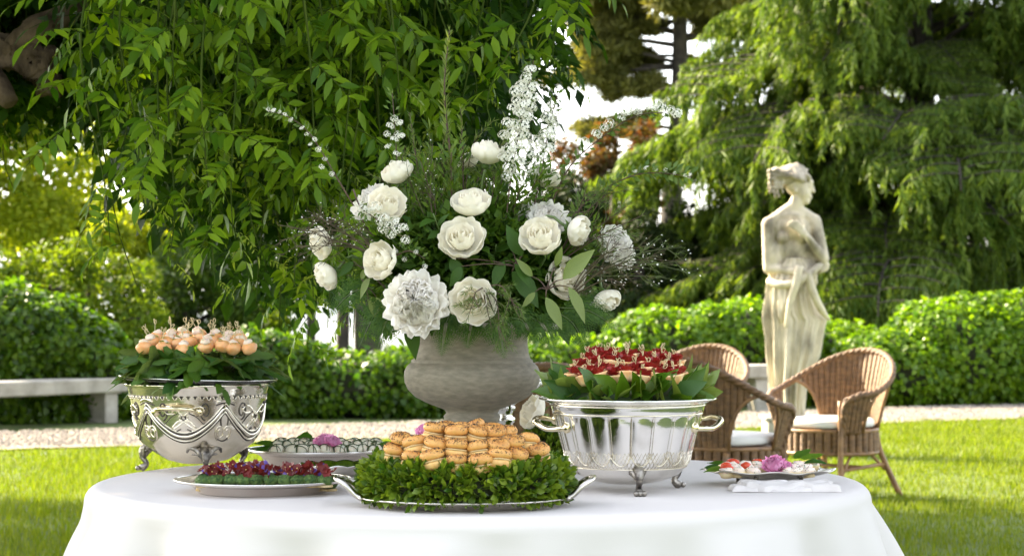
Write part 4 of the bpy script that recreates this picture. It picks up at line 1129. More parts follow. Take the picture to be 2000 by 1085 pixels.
# dark red flower canapes in a bed of green bites
M['pesto'] = solid('green_bite', (.02, .07, .01), .7, col2=(.10, .17, .03), scale=120, bump=1.0, bscale=160)
M['cracker'] = solid('cracker', (.5, .36, .16), .8, col2=(.6, .48, .26), scale=30)
M['pansy'] = solid('dark_red_petal', (.11, .005, .005), .5, col2=(.21, .013, .008), scale=50, trans=.25)
M['violet'] = solid('violet_petal', (.10, .06, .30), .5, col2=(.2, .12, .4), scale=50, trans=.25)
M['yellow'] = solid('flower_eye', (.75, .55, .2), .6)
GB = [MB().add(blob((0, 0, .011), (.019, .019, .012), .22, s, 14, 9, 7)).mesh('green_bite', M['pesto']) for s in range(3)]
CR = MB().add(lathe([(.001, 0), (.017, 0), (.018, .003), (.016, .005), (.001, .005)], 20)).mesh('cracker', M['cracker'])
def blossom(seed):
    r = np.random.default_rng(seed + 77); mb = MB()
    for h in range(3):
        c = A3(r.uniform(-.009, .009), r.uniform(-.009, .009), .008 + h * .007); ax = nrm(r.normal(size=3) * (.7, .7, .3) + A3(0, -.7, .6)); R = frames(ax, r.normal(size=3))[0]
        for k in range(5):
            an = k * 2 * PI / 5; V, F = petal(.05, .9, .35, .75, .3, .1, 5, 4, 1.2, seed * 7 + k + h); cc, ss = math.cos(an), math.sin(an)
            V = V @ A3((cc, ss, 0), (-ss, cc, 0), (0, 0, 1)).reshape(3, 3)
            V = V[:, [0, 2, 1]] * .0095
            mb.add((V @ R.T + c, F), 1 if (k + h + seed) % 9 == 0 else 0)
        mb.add(ellipsoid(c + ax * .0015, (.0014,) * 3, 6, 5), 2)
    return mb.mesh('blossom', [M['pansy'], M['violet'], M['yellow']])
BLO = [blossom(s) for s in range(6)]
k = 0
for nm, dd, xs in (('front', -.105, np.linspace(395, 632, 10)), ('second', -.055, np.linspace(402, 640, 11)), ('third', -.005, np.linspace(408, 630, 10)), ('back', .045, np.linspace(425, 625, 9))):
    d = 4.83 + dd
    for i, px in enumerate(xs):
        t = thing('flower_canape', 'green bite with dark red blossom, %s from the left in the %s row' % (ORD[i], nm), 'canape', ((px + random.uniform(-4, 4) - 1000) / FPX * d, d + random.uniform(-.006, .006), TZ + .0075 + (.012 if abs(dd) > .09 else 0)), (0, 0, random.uniform(0, 6)), 'flower canapes on the front platter')
        place(CR, 'cracker', t); place(GB[k % 3], 'green_bite', t, (0, 0, .004)); place(BLO[k % 6], 'blossom', t, (0, 0, .022), rot=(random.uniform(-.3, .3), random.uniform(-.3, .3), random.uniform(-.8, .8)), scale=random.uniform(.95, 1.2)); k += 1

# white rolls tied with herbs on the back platter
M['roll'] = solid('white_cheese_roll', (.68, .62, .46), .5, col2=(.74, .70, .58), scale=40, bump=.2, bscale=100, sss=.15)
M['herb'] = solid('dark_herb', (.035, .06, .015), .6, col2=(.06, .09, .02), scale=40)
RO = [MB().add(blob((0, 0, .013), (.021, .016, .0145), .1, s, 14, 9, 4)).mesh('roll', M['roll']) for s in range(4)]
def herbs(seed):
    r = np.random.default_rng(seed + 31); mb = MB()
    for k in range(5):
        a = r.uniform(0, PI); off = r.uniform(-.012, .012); t = np.linspace(-.3, PI + .3, 9)
        c = np.stack([np.cos(t) * math.cos(a) * .022 - off * math.sin(a), np.cos(t) * math.sin(a) * .0175 + off * math.cos(a), .013 + .0155 * np.sin(t) * math.sqrt(max(.1, 1 - (off / .02) ** 2))], 1)
        mb.add(tube(c, .001, 4))
    return mb.mesh('herb_strip', M['herb'])
HE = [herbs(s) for s in range(4)]
k = 0
for nm, d, z, xs in (('front', 5.57, .012, np.linspace(545, 735, 9)), ('middle', 5.62, .022, np.linspace(540, 740, 10)), ('back', 5.68, .028, np.linspace(548, 735, 9))):
    for i, px in enumerate(xs):
        t = thing('cheese_roll', 'white herb wrapped roll, %s from the left in the %s row' % (ORD[i], nm), 'canape', ((px + random.uniform(-4, 4) - 1000) / FPX * d, d, TZ + .022 + z * .6), (random.uniform(-.28, .28), random.uniform(-.28, .28), random.uniform(-.8, .8)), 'white rolls on the back platter')
        place(RO[k % 4], 'roll', t); place(HE[(k * 3 + 1) % 4], 'herb_strip', t); k += 1
def garnish(label, c, spots, L, mesh):
    t = thing('leaf_garnish', label, 'leaves', c)
    for (x, y, z, a, el) in spots:
        place(random.choice(mesh), 'leaf', t, (x, y, z), rot=euler_of(A3(math.cos(a), math.sin(a), el), A3(0, -.4, 1)), scale=L)
    return t
garnish('dark green leaves sticking out at the left of the white rolls', Vector(((540 - 1000) / FPX * 5.6, 5.6, TZ + .04)), [(0, -.02, 0, 3.0, .05), (.0, 0, .004, 2.7, .25), (.01, .03, .0, 2.3, .1), (.06, .06, .012, 1.5, .3), (.25, .05, .0, .3, .1), (.245, .0, .004, -.1, .2)], .075, LL)

# tomato and tartlet bites on the oval dish
M['tomato'] = solid('tomato', (.55, .03, .015), .25, col2=(.62, .09, .03), scale=30, sss=.15)
M['tart'] = solid('tartlet_shell', (.68, .52, .26), .6, col2=(.75, .62, .38), scale=40)
M['cream'] = solid('cream_topping', (.80, .72, .60), .45, col2=(.80, .64, .55), scale=40, sss=.2)
TA = MB().add(lathe([(.001, 0), (.013, 0), (.0185, .011), (.0175, .0125), (.001, .010)], 26, mod=lambda r, z, th: (r * (1 + .035 * np.sin(th * 13)), z))).mesh('shell', M['tart'])
CRM = [MB().add(blob((0, 0, .0155), (.0165, .0165, .0085), .2, s, 14, 9, 5)).mesh('topping', M['cream']) for s in range(3)]
TOM = [MB().add(blob((0, 0, .019), (.0165, .013, .010), .06, s)).mesh('tomato_slice', M['tomato']) for s in range(2)]
DOT = []
for s in range(3):
    r = np.random.default_rng(s + 8); mb = MB(); dd = nrm(r.normal(size=(26, 3)) * (1, 1, .6) + A3(0, 0, .5)); mb.add(scatter(OCT, dd * A3(.0168, .0168, .0090) + A3(0, 0, .0155), frames(r.normal(size=(26, 3)), A3(0, 0, 1)), r.uniform(.0009, .0019, 26)), smooth=False); DOT.append(mb.mesh('herb_flakes', M['herb']))
k = 0
for nm, dd, z, xs, kinds in (('front', -.055, .020, (1420, 1443, 1470, 1540, 1556, 1580), 'ccccct'[::-1]), ('middle', -.015, .024, (1415, 1436, 1460, 1485, 1505, 1548, 1575), 'tctctcc'), ('back', .03, .028, (1430, 1455, 1480, 1500, 1560, 1585), 'tcttcc')):
    for i, (px, kk) in enumerate(zip(xs, kinds)):
        d = OD.y + dd
        t = thing('tomato_canape' if kk == 't' else 'cream_canape', ('red tomato topped tartlet' if kk == 't' else 'cream topped tartlet with herb flakes') + ', %s from the left in the %s row' % (ORD[i], nm), 'canape', ((px - 1000) / FPX * d, d, TZ + z), (random.uniform(-.15, .15), random.uniform(-.15, .15), random.uniform(0, 6)), 'tartlets on the footed oval dish')
        place(TA, 'shell', t); place(CRM[k % 3], 'topping', t)
        if kk == 't': place(TOM[k % 2], 'tomato_slice', t, rot=(.3, 0, k))
        place(DOT[k % 3], 'herb_flakes', t, kind='stuff'); k += 1
garnish('green leaves at the left and right ends of the footed oval dish', OD + Vector((0, 0, .036)), [(-.105, -.01, 0, 2.9, .05), (-.10, -.03, .0, 3.4, .0), (-.095, .01, .004, 2.5, .2), (.0, -.06, .004, .1, .1), (.075, .03, .02, .2, .1), (.06, .04, .02, .6, .3), (.08, .02, .01, -.3, .1)], .055, LL)

# ------------------------------------------------------------------ the bouquet in the urn
M['rose'] = solid('white_rose_petal', (.93, .89, .77), .5, col2=(.93, .905, .83), scale=3, spec=.2, trans=.42)
M['peony'] = solid('white_peony_petal', (.94, .915, .86), .55, col2=(.94, .90, .82), scale=3, spec=.1, trans=.55)
M['pink'] = solid('pink_petal', (.82, .30, .56), .5, col2=(.88, .52, .72), scale=30, trans=.4)
M['sepal'] = leafy('sepal', (.06, .12, .025), (.1, .17, .04), .3, .5)
M['stem'] = solid('flower_stem', (.06, .11, .025), .5, col2=(.1, .15, .04), scale=20)
NECK = Vector((UR.x, UR.y, TZ + .37))

def rotz(V, a):
    c, s = math.cos(a), math.sin(a)
    return V @ A3((c, s, 0), (-s, c, 0), (0, 0, 1)).reshape(3, 3)
def petal_mesh(mat, *a, **k): return MB().add(petal(*a, **k)).mesh('petal', mat)
# (mesh, turn) lists: unit bloom of radius 1
def rose_set(open_, seed):
    r = random.Random(seed); out = []
    for k in range(7): out.append((petal_mesh(M['rose'], .03, .07 + .06 * k, 1.42 - .03 * k, 1.7 - .10 * k, .02, .12, 11, 8, .15, seed + k, .10), k * 1.9 + r.uniform(-.2, .2)))
    for k in range(6): out.append((petal_mesh(M['rose'], .10, .36 + .06 * k * open_, 1.36 - .035 * k, 1.2, .06 + .10 * open_, .26, 13, 9, .3, seed + 10 + k, .16), k * 2.4 + r.uniform(-.2, .2)))
    for k in range(7): out.append((petal_mesh(M['rose'], .14, .56 + .36 * open_ + .02 * k, 1.22 - .12 * open_ - .03 * k, 1.05, .10 + .28 * open_, .40, 13, 9, .55, seed + 20 + k, .22), k * 2.4 + .5 + r.uniform(-.2, .2)))
    return out
def peony_set(seed, mat, inner=34, outer=13):
    r = random.Random(seed); out = []
    for k in range(outer):
        f = k / outer
        out.append((petal_mesh(mat, .06, 1.0 - .16 * f, .36 + .40 * f, .78, .05, .16, 13, 9, .8, seed + k, .16), k * 2.4 + r.uniform(-.2, .2)))
    for k in range(inner):
        f = k / inner
        out.append((petal_mesh(mat, .05, .58 - .50 * f, .70 + .28 * f, 1.1, .0, .30 - .12 * f, 9, 7, 1.0, seed + 40 + k, .14), k * 2.4 + r.uniform(-.3, .3)))
    return out
def sepals():
    mb = MB()
    for k in range(5):
        V, F = scatter(leaf(1, .35, 3, .2, .5, 'lance'), A3(0, 0, .0)[None], frames(A3(1, 0, .35), A3(0, 0, 1)), np.array([.75])); mb.add((rotz(V, k * 1.257), F))
    mb.add(ellipsoid((0, 0, -.08), (.24, .24, .2), 10, 7)); return mb.mesh('calyx', M['sepal'])
SEP = sepals()
ROSES = [rose_set(.35, 1), rose_set(.8, 2), rose_set(1.0, 3)]
PEO = [peony_set(5, M['peony'], 46, 14), peony_set(7, M['peony'], 18, 13)]
PNK = peony_set(9, M['pink'], 30, 10)
def bloom(name, label, cat, kind, px, py, d, R, axis, stem=True, group='white flowers of the bouquet', spin=None):
    R = R / FPX * d; ax = Vector(axis).normalized()
    c = at(px, py, d) - ax * R * .5
    t = thing(name, label, cat, c, ax.to_track_quat('Z', 'Y').to_euler(), group)
    if spin is None: spin = random.uniform(0, 6)
    for me, a in kind: place(me, 'petal', t, rot=(0, 0, a + spin), scale=R)
    place(SEP, 'calyx', t, scale=R)
    if stem:
        inv = t.rotation_euler.to_matrix().inverted()
        e = inv @ (NECK + Vector((random.uniform(-.06, .06), random.uniform(-.05, .05), -.05)) - c)
        mb = MB(); mb.add(tube(smooth_path([(0, 0, -.004), (0, 0, -.35 * e.length * .5), A3(*e) * .6 + A3(0, 0, -.02), A3(*e)], 12), [.0035, .003, .003], 6)); mb.build('stem', M['stem'], t)
    return t
for a in (
    ('white rose in side view at the very top of the bouquet', 0, 952, 304, 5.10, 35, (.15, -.15, 1)),
    ('cream rose bud leaning left at the upper left of the bouquet', 0, 778, 342, 5.08, 33, (-.35, -.25, .9)),
    ('open white rose just below the leaning bud on the left', 2, 756, 404, 4.97, 33, (.1, -.9, .55)),
    ('white rose second from the top of the central column', 1, 920, 402, 5.0, 36, (-.05, -.5, .85)),
    ('open white rose in the middle of the central column', 2, 903, 470, 4.95, 39, (-.1, -.85, .5)),
    ('white rose facing left beside the big peony', 1, 748, 510, 4.95, 35, (-.6, -.75, .25)),
    ('half hidden white rose pointing down at the left edge', 0, 642, 536, 5.05, 31, (-.75, -.3, -.45)),
    ('cream rose crossed by needle sprigs right of the big peony', 2, 925, 590, 4.88, 40, (-.1, -.95, .15)),
    ('white rose with pointed leaves below, right of centre', 1, 1056, 467, 4.93, 38, (-.1, -.75, .5)),
    ('white rose behind the small blossom column on the right', 1, 1062, 350, 5.12, 32, (.3, -.2, .9)),
    ('cream rose turned right beside the blush peony', 0, 1124, 448, 5.0, 32, (.8, -.35, -.25)),
    ('cream rose bud hanging lowest at the right', 0, 1182, 582, 5.03, 30, (.35, -.4, -.75)),
    ('white rose veiled by brown twigs at the left edge', 1, 632, 472, 5.08, 30, (-.7, -.35, -.2)),
    ('white rose low on the right behind the pale leaves', 1, 1100, 545, 5.02, 38, (.4, -.75, .1)),
    ('pale rose glimpsed behind the top white rose', 0, 918, 318, 5.2, 24, (-.5, 0, .8)),
): bloom('white_rose', a[0], 'rose', ROSES[a[1]], *a[2:])
for a in (
    ('large open white peony at the lower front of the bouquet', 0, 812, 590, 4.86, 65, (-.08, -.97, .22)),
    ('white peony behind the small blossoms on the left', 1, 722, 392, 5.06, 44, (-.55, -.5, .6)),
    ('blush white peony above the right front rose', 1, 1072, 425, 5.05, 42, (.15, -.7, .6)),
    ('white peony at the left of the blush peony', 1, 1030, 418, 5.1, 33, (-.25, -.6, .7)),
    ('white peony at the right edge behind dark twigs', 0, 1208, 482, 5.08, 47, (.65, -.55, .35)),
): bloom('white_peony', a[0], 'peony', PEO[a[1]], *a[2:])
for a in (
    ('pink blossom lying on the white rolls, paler left one', 629, 858, 5.60, 19, (-.3, -.5, .8)),
    ('pink blossom lying on the white rolls, deeper right one', 650, 860, 5.58, 18, (.3, -.5, .8)),
    ('pink flower peeking out behind the top bagels', 826, 836, 4.62, 17, (-.4, -.4, .8)),
    ('bright pink blossom on the tomato tartlets', 1512, 905, 4.98, 25, (-.1, -.6, .8)),
    ('coral pink blossom beside the bright pink one on the tartlets', 1537, 912, 4.99, 19, (.5, -.5, .6)),
): bloom('pink_blossom', a[0], 'flower', PNK, a[1], a[2], a[3], a[4], a[5], False, 'pink blossoms on the food')
bloom('white_rose', 'white rose lying in boxwood behind the panelled bowl', 'rose', ROSES[1], 1046, 806, 5.42, 32, (-.75, -.3, .35), False)

# foliage sprays --------------------------------------------------
M['dark_leaf'] = leafy('dark_glossy_leaf', (.018, .052, .007), (.055, .12, .014), .25, .45, (1.4, 1.3, .5), spec=.2)
M['pale_leaf'] = leafy('pale_olive_leaf', (.16, .22, .06), (.22, .28, .085), .35, .4, (1.3, 1.2, .5), veins=True)
M['fern'] = leafy('fern_leaf', (.03, .085, .008), (.075, .15, .016), .35, .5)
M['needle'] = leafy('needle_leaf', (.06, .11, .02), (.13, .19, .04), .3, .45)
M['spike'] = leafy('spike_leaf', (.11, .17, .035), (.19, .25, .06), .38, .5)
M['wax'] = solid('brown_waxflower_twig', (.07, .045, .03), .8, col2=(.10, .085, .035), scale=60)
M['white_floret'] = solid('white_floret', (.80, .78, .68), .6, col2=(.84, .83, .78), scale=60, trans=.25)
M['eye'] = solid('floret_eye', (.30, .30, .10), .7)
def stem_path(pxs, d0, d1, n=24):
    m = len(pxs); return smooth_path([A3(*at(x, y, d0 + (d1 - d0) * i / (m - 1))) for i, (x, y) in enumerate(pxs)], n)
def along(path, s):
    k = s * (len(path) - 1); i = min(int(k), len(path) - 2); f = k - i
    return path[i] * (1 - f) + path[i + 1] * f, nrm(path[i + 1] - path[i])
DL = [MB().add(leaf(1, w, 6, f, dr, 'ovate', .02)).mesh('leaf', M['dark_leaf']) for w, f, dr in ((.46, .3, .2), (.52, .2, .3), (.4, .4, .15))]
PLM = [MB().add(leaf(1, w, 7, f, dr, 'ovate', .015)).mesh('leaf', M['pale_leaf']) for w, f, dr in ((.36, .3, .12), (.34, .2, .2), (.4, .4, .1))]
def rnd_frame(tn, spread=1.0):
    a = rng.normal(size=3); a = nrm(a - tn * a.dot(tn)); return nrm(tn * .5 + a * spread)
# dark laurel sprigs radiating from the neck
k = 0
DSPR = []
for i in range(30):
    a = -PI * .14 + (PI * 1.28) * ((i + .5) / 30) ; rad = random.uniform(.10, .22)
    d = 5.15 + random.uniform(-.20, .12)
    e = A3(NECK.x + math.cos(a) * rad * 1.25, d, NECK.z + .02 + max(math.sin(a), -.12) * rad * 1.15)
    p0 = A3(*NECK) + A3(random.uniform(-.05, .05), random.uniform(-.05, .03), -.02)
    path = smooth_path([p0, p0 * .5 + e * .5 + A3(0, -.02, .03), e], 10)
    t = thing('laurel_sprig', 'dark glossy laurel sprig filling the bouquet between the roses', 'foliage', tuple(p0), group='dark laurel sprigs of the bouquet')
    mb = MB(); mb.add(tube(path - p0, [.003, .0015], 5)); mb.build('stem', M['stem'], t)
    for j in range(10):
        p, tn = along(path, .25 + .075 * j)
        y = rnd_frame(tn, 1.0); y = y + A3(0, -.35, 0)
        place(random.choice(DL), 'leaf', t, tuple(p - p0), rot=euler_of(y, A3(0, -.8, .8) + rng.normal(size=3) * .4), scale=random.uniform(.04, .065))
# small leaved filler inside the bouquet
n = 9000
q = nrm(rng.normal(size=(n, 3))); rr = U(.25, 1, n) ** .5
P = A3(NECK.x + .008, 5.13, NECK.z + .115) + q * rr[:, None] * A3(.25, .17, .155)
P[:, 2] = np.where(P[:, 2] < NECK.z - .01, NECK.z - .01 + U(0, .05, n), P[:, 2])
ok = np.abs(P[:, 0] - NECK.x) < .15 + np.clip(P[:, 2] - NECK.z + .02, 0, .12) * 1.2
P = P[ok]; q = q[ok]; n = len(P)
mb = MB(); mb.add(scatter(LEAF1, P, frames(q + rng.normal(size=(n, 3)) * .6, A3(0, -.5, 1) + rng.normal(size=(n, 3)) * .4), U(.018, .04, n)))
tag(mb.build('filler_greenery', leafy('filler_leaf', (.028, .075, .008), (.085, .155, .016), .3, .5, spec=.15)), 'mixed small green leaves packed between the bouquet stems', 'foliage', kind='stuff')

# slender leafy sprigs fanning up and out between the blooms
M['myrtle'] = leafy('myrtle_leaf', (.045, .10, .010), (.13, .21, .025), .35, .42, spec=.25)
MYR = leaf(1, .36, 2, .2, .12, 'ovate')
for i in range(48):
    a = -.05 + (PI + .1) * (i + .5) / 48 + random.uniform(-.06, .06); rad = random.uniform(.62, 1.05)
    px = 922 + math.cos(a) * 275 * rad; py = 560 - max(math.sin(a), .02) * 285 * rad; d = random.uniform(5.02, 5.26)
    e = A3(*at(px, py, d)); p0 = A3(*NECK) + A3(random.uniform(-.05, .05), random.uniform(-.04, .06), -.02)
    path = smooth_path([p0, p0 * .5 + e * .5 + A3(0, 0, random.uniform(-.01, .04)), e], 16)
    t = thing('myrtle_sprig', 'slender small leaved green sprig fanning out of the bouquet', 'foliage', tuple(p0), group='slender green sprigs of the bouquet')
    mb = MB(); mb.add(tube(path - p0, [.0026, .0009], 5)); mb.build('stem', M['brown_twig'], t)
    T, Y = [], []
    for j in range(130):
        p, tn = along(path, .3 + .7 * random.random()); q = p + rnd_frame(tn, .9) * random.uniform(.002, .03) * (1.2 - abs(j - 65) / 100); T.append(q); Y.append(nrm(q - p) + tn * .7)
    mb = MB(); mb.add(scatter(MYR, np.array(T) - p0, frames(np.array(Y), A3(0, -.6, .9) + rng.normal(size=(130, 3)) * .5), U(.012, .028, 130))); mb.build('small_leaves', M['myrtle'], t, kind='stuff')

# spirea sprays: arching stems, small leaves, white flower clusters as parts
def cluster(seed, nf=20):
    r = np.random.default_rng(seed + 500); mb = MB()
    T, Y = [], []
    for k in range(nf):
        z = 1 - (k + .5) / nf * .95; a = k * 2.4; rr = math.sqrt(1 - z * z)
        dirv = A3(rr * math.cos(a), rr * math.sin(a), z * .75) ; T.append(dirv * A3(1, 1, .7)); Y.append(dirv + r.normal(size=3) * .15)
    pent = [(0, 0, 0)]; 
    for i in range(10):
        an = i * 2 * PI / 10; rr = 1 if i % 2 == 0 else .55; pent.append((rr * math.cos(an), .12 * (i % 2 == 0), rr * math.sin(an)))
    pf = np.array([(0, 1 + i, 1 + (i + 1) % 10) for i in range(10)])
    mb.add(scatter((np.array(pent, float), pf), np.array(T), frames(np.array(Y), r.normal(size=(nf, 3))), r.uniform(.27, .38, nf)), 0, False)
    mb.add(scatter(OCT, np.array(T) * 1.02 + nrm(np.array(Y)) * .04, frames(np.array(Y), A3(0, 0, 1)), np.full(nf, .07)), 1, False)
    return mb.mesh('flower_cluster', [M['white_floret'], M['eye']])
CLU = [cluster(s) for s in range(4)]
M['sp_leaf'] = leafy('spirea_leaf', (.06, .12, .02), (.13, .20, .04), .35, .45)
def spray(label, pxs, d0, d1, clusters, leaves=40, lsize=(.012, .022), mat='sp_leaf', crad=(11, 15), stem_mat='brown_twig', srad=.0022):
    path = stem_path(pxs, d0, d1); p0 = path[0]
    t = thing('blossom_spray', label, 'blossom', tuple(p0), group='small white blossom sprays')
    mb = MB(); mb.add(tube(path - p0, [srad, srad * .4], 5)); mb.build('stem', M[stem_mat], t)
    T, Y = [], []
    for k in range(leaves):
        p, tn = along(path, random.uniform(.15, 1)); y = rnd_frame(tn, .9) + A3(0, 0, .3); T.append(p + y * random.uniform(0, .012)); Y.append(y)
    if leaves:
        mb = MB(); mb.add(scatter(leaf(1, .45, 2, .2, .1), np.array(T) - p0, frames(np.array(Y), A3(0, -.6, 1) + rng.normal(size=(leaves, 3)) * .5), U(*lsize, leaves))); mb.build('small_leaves', M[mat], t, kind='stuff')
    for (x, y) in clusters:
        s = [((x - pt[0]) ** 2 + (y - pt[1]) ** 2) for pt in [(1000 + q[0] / q[1] * FPX, 592 - (q[2] - EYE) / q[1] * FPX) for q in path]]
        dd = path[int(np.argmin(s))][1] + random.uniform(-.02, .01)
        ax = Vector((random.uniform(-.5, .5), -.6 + random.uniform(-.3, .3), random.uniform(.1, .9)))
        place(random.choice(CLU), 'flower_cluster', t, tuple(A3(*at(x, y, dd)) - p0), rot=ax.to_track_quat('Z', 'Y').to_euler(), scale=random.uniform(*crad) / FPX * dd)
    return t
spray('dense tall column of white blossom clusters right of the top rose', [(985, 470), (995, 370), (1015, 250), (1035, 160), (1042, 118)], 5.05, 5.06,
      [(1036, 136), (1028, 152), (1018, 168), (1038, 170), (1008, 178), (1028, 184), (1042, 190), (1012, 196), (1024, 204), (1036, 208), (1002, 212), (1014, 220), (1028, 226), (992, 240), (1006, 244), (1022, 246), (1000, 258), (1014, 266), (984, 264), (1024, 262), (1010, 282), (996, 292), (1026, 284), (984, 306), (1004, 308), (1018, 318), (1036, 300), (996, 326), (1010, 338), (1034, 330), (990, 344), (1020, 352)], 60)
spray('looser blossom column at the right of the dense one', [(1040, 420), (1058, 330), (1072, 250), (1090, 180)], 5.08, 5.1,
      [(1078, 206), (1084, 220), (1070, 230), (1082, 240), (1066, 262), (1074, 256), (1056, 286), (1072, 290), (1048, 276), (1060, 306), (1050, 318), (1078, 268)], 50)
spray('long arching blossom spray reaching right toward the conifer', [(1060, 440), (1110, 330), (1180, 265), (1250, 224), (1328, 222)], 5.1, 5.0,
      [(1143, 276), (1165, 262), (1180, 250), (1190, 242), (1214, 230), (1224, 218), (1238, 212), (1246, 220), (1264, 206), (1276, 212), (1292, 210), (1310, 216), (1322, 222)], 110, (.012, .024), crad=(8, 12))
spray('leafy arching spray with tiny blossoms below the long one', [(1080, 470), (1150, 390), (1230, 345), (1290, 338), (1352, 346)], 5.08, 5.0,
      [(1240, 334), (1262, 328), (1280, 330), (1300, 332), (1318, 338), (1338, 343)], 150, (.014, .026), crad=(4, 6))
spray('thin blossom spray arching far left over the hanging leaves', [(720, 450), (660, 350), (610, 268), (570, 232), (520, 214)], 5.1, 5.0,
      [(524, 214), (534, 216), (546, 219), (556, 224), (568, 234), (590, 250), (600, 262), (614, 272), (606, 282), (622, 292), (634, 310), (628, 326), (648, 340)], 90, (.010, .018), crad=(4, 6.5))
spray('cream blossom clusters hanging over the left peony', [(690, 370), (705, 405), (740, 430), (795, 468)], 4.98, 4.9,
      [(700, 398), (710, 408), (722, 412), (718, 424), (734, 420), (742, 432), (752, 424), (760, 438), (748, 446), (772, 432), (776, 446), (764, 456), (788, 444), (792, 468), (734, 404)], 40, crad=(9, 12))
spray('upright spray of flat white flower heads left of the tall spike', [(790, 460), (778, 350), (772, 260), (766, 180)], 5.12, 5.15,
      [(770, 232), (780, 240), (762, 246), (776, 262), (756, 262), (770, 272), (784, 266), (758, 286), (774, 300), (768, 320)], 70, crad=(7, 9))
spray('small blossoms among the greenery under the left rose', [(770, 500), (800, 490), (830, 505)], 4.95, 4.93, [(772, 490), (790, 506), (812, 492), (830, 520), (842, 545)], 40, crad=(4, 6))

# tall leafy spikes, needle sprigs, ferns, twigs
def spike(name, label, pxs, d0, d1, n, size, mat, proto, ang=.8, cat='foliage', srad=.003, stem='brown_twig', s0=.05, thick=1.0):
    path = stem_path(pxs, d0, d1); p0 = path[0]
    t = thing(name, label, cat, tuple(p0), group=None)
    mb = MB(); mb.add(tube(path - p0, [srad, srad * .3], 5)); mb.build('stem', M[stem], t)
    T, Y, S = [], [], []
    for k in range(n):
        s = s0 + (1 - s0) * k / n; p, tn = along(path, s); T.append(p); Y.append(nrm(tn) * (1.1 - ang) + rnd_frame(tn, 1) * ang); S.append(random.uniform(*size) * (1 - .45 * s * thick))
    mb = MB(); mb.add(scatter(proto, np.array(T) - p0, frames(np.array(Y), A3(0, -.5, .8) + rng.normal(size=(n, 3)) * .5), np.array(S))); mb.build('leaves', M[mat], t, kind='stuff')
    return t
NAR = leaf(1, .2, 3, .2, .1, 'lance'); NEE = leaf(1, .10, 2, .1, .05, 'lance')
spike('flower_spike', 'tall green leafy spike rising to the top of the bouquet', [(890, 480), (882, 330), (868, 180), (878, 58)], 5.12, 5.14, 230, (.022, .04), 'spike', NAR, .62, srad=.0042)
spike('flower_spike', 'shorter green spike just right of the tallest spike', [(905, 460), (905, 330), (900, 210)], 5.14, 5.18, 110, (.02, .034), 'spike', NAR, .65)
spike('flower_spike', 'feathery green spike left of the tallest spike', [(850, 470), (820, 350), (800, 220)], 5.15, 5.2, 150, (.018, .03), 'needle', NAR, .6)
def twiggy(name, label, base, tips, d0, d1, n, size, mat, proto, stem='brown_twig', buds=0, cat='foliage', srad=.0018, sub=5, budmat='white_floret'):
    """a sprig that forks into fine needled twigs"""
    p0 = A3(*at(*base, d0)); t = thing(name, label, cat, tuple(p0))
    st = MB(); T, Y, S, B = [], [], [], []
    for tip in tips:
        e = A3(*at(*tip, d1 + random.uniform(-.05, .05))); L = np.linalg.norm(e - p0)
        main = smooth_path([p0, p0 * .5 + e * .5 + rng.normal(size=3) * .012 + A3(0, 0, .012), e], 12); st.add(tube(main - p0, [srad, srad * .35], 4))
        paths = [main]
        for k in range(sub):
            s = random.uniform(.35, .95); p, tn = along(main, s); q = p + (tn * .8 + rng.normal(size=3) * .55) * L * .28 * (1.2 - s * .6)
            br = smooth_path([p, (p + q) / 2 + rng.normal(size=3) * .004, q], 6); st.add(tube(br - p0, [srad * .5, srad * .25], 3)); paths.append(br); B.append(q); B.append((p + q) / 2)
        for pth in paths:
            m = n // (sub + 1)
            for k in range(m):
                s = .2 + .8 * random.random(); p, tn = along(pth, s); T.append(p); Y.append(tn * .6 + rnd_frame(tn, .8)); S.append(random.uniform(*size))
    st.build('stem', M[stem], t)
    if T:
        T = np.array(T); mb = MB(); mb.add(scatter(proto, T - p0, frames(np.array(Y), rng.normal(size=T.shape)), np.array(S))); mb.build('needles', M[mat], t, kind='stuff')
    if buds and B:
        B = np.array(B); B = B[rng.integers(0, len(B), buds)] + rng.normal(size=(buds, 3)) * .006
        mb = MB(); mb.add(scatter(OCT, B - p0, frames(rng.normal(size=B.shape), A3(0, 0, 1)), U(.0016, .0032, buds)), smooth=True); mb.build('buds', M[budmat], t, kind='stuff')
    return t
twiggy('needle_sprig', 'upright green needle sprig at the upper right of the bouquet', (1080, 520), [(1180, 380), (1210, 360), (1255, 420), (1235, 395), (1150, 350)], 5.05, 5.02, 160, (.014, .022), 'needle', NEE)
twiggy('needle_sprig', 'drooping needle sprig hanging in front of the cream rose', (945, 560), [(990, 680), (1015, 620), (960, 640), (1010, 590), (975, 655), (935, 600)], 4.9, 4.80, 150, (.013, .02), 'needle', NEE)
twiggy('needle_sprig', 'fine green sprig between the roses at the top left', (840, 480), [(790, 330), (830, 300), (760, 360), (850, 330)], 5.1, 5.1, 170, (.012, .02), 'needle', NEE, buds=14)
twiggy('needle_sprig', 'green needle sprig filling the upper middle of the bouquet', (900, 460), [(860, 280), (930, 260), (980, 280), (960, 340)], 5.14, 5.18, 180, (.014, .024), 'spike', NEE)
twiggy('waxflower_twig', 'brown waxflower twigs with tiny pale buds at the left edge', (740, 500), [(560, 440), (575, 480), (610, 420), (650, 430), (600, 500), (640, 470), (545, 470), (690, 440)], 5.0, 5.0, 90, (.010, .018), 'wax', NEE, 'wax', 110, 'twig', sub=7)
twiggy('waxflower_twig', 'dark waxflower twigs with buds over the right peony', (1110, 580), [(1240, 520), (1200, 480), (1260, 480), (1220, 555), (1180, 520), (1290, 500), (1160, 560)], 5.0, 4.98, 90, (.010, .018), 'wax', NEE, 'wax', 60, 'twig', sub=7)
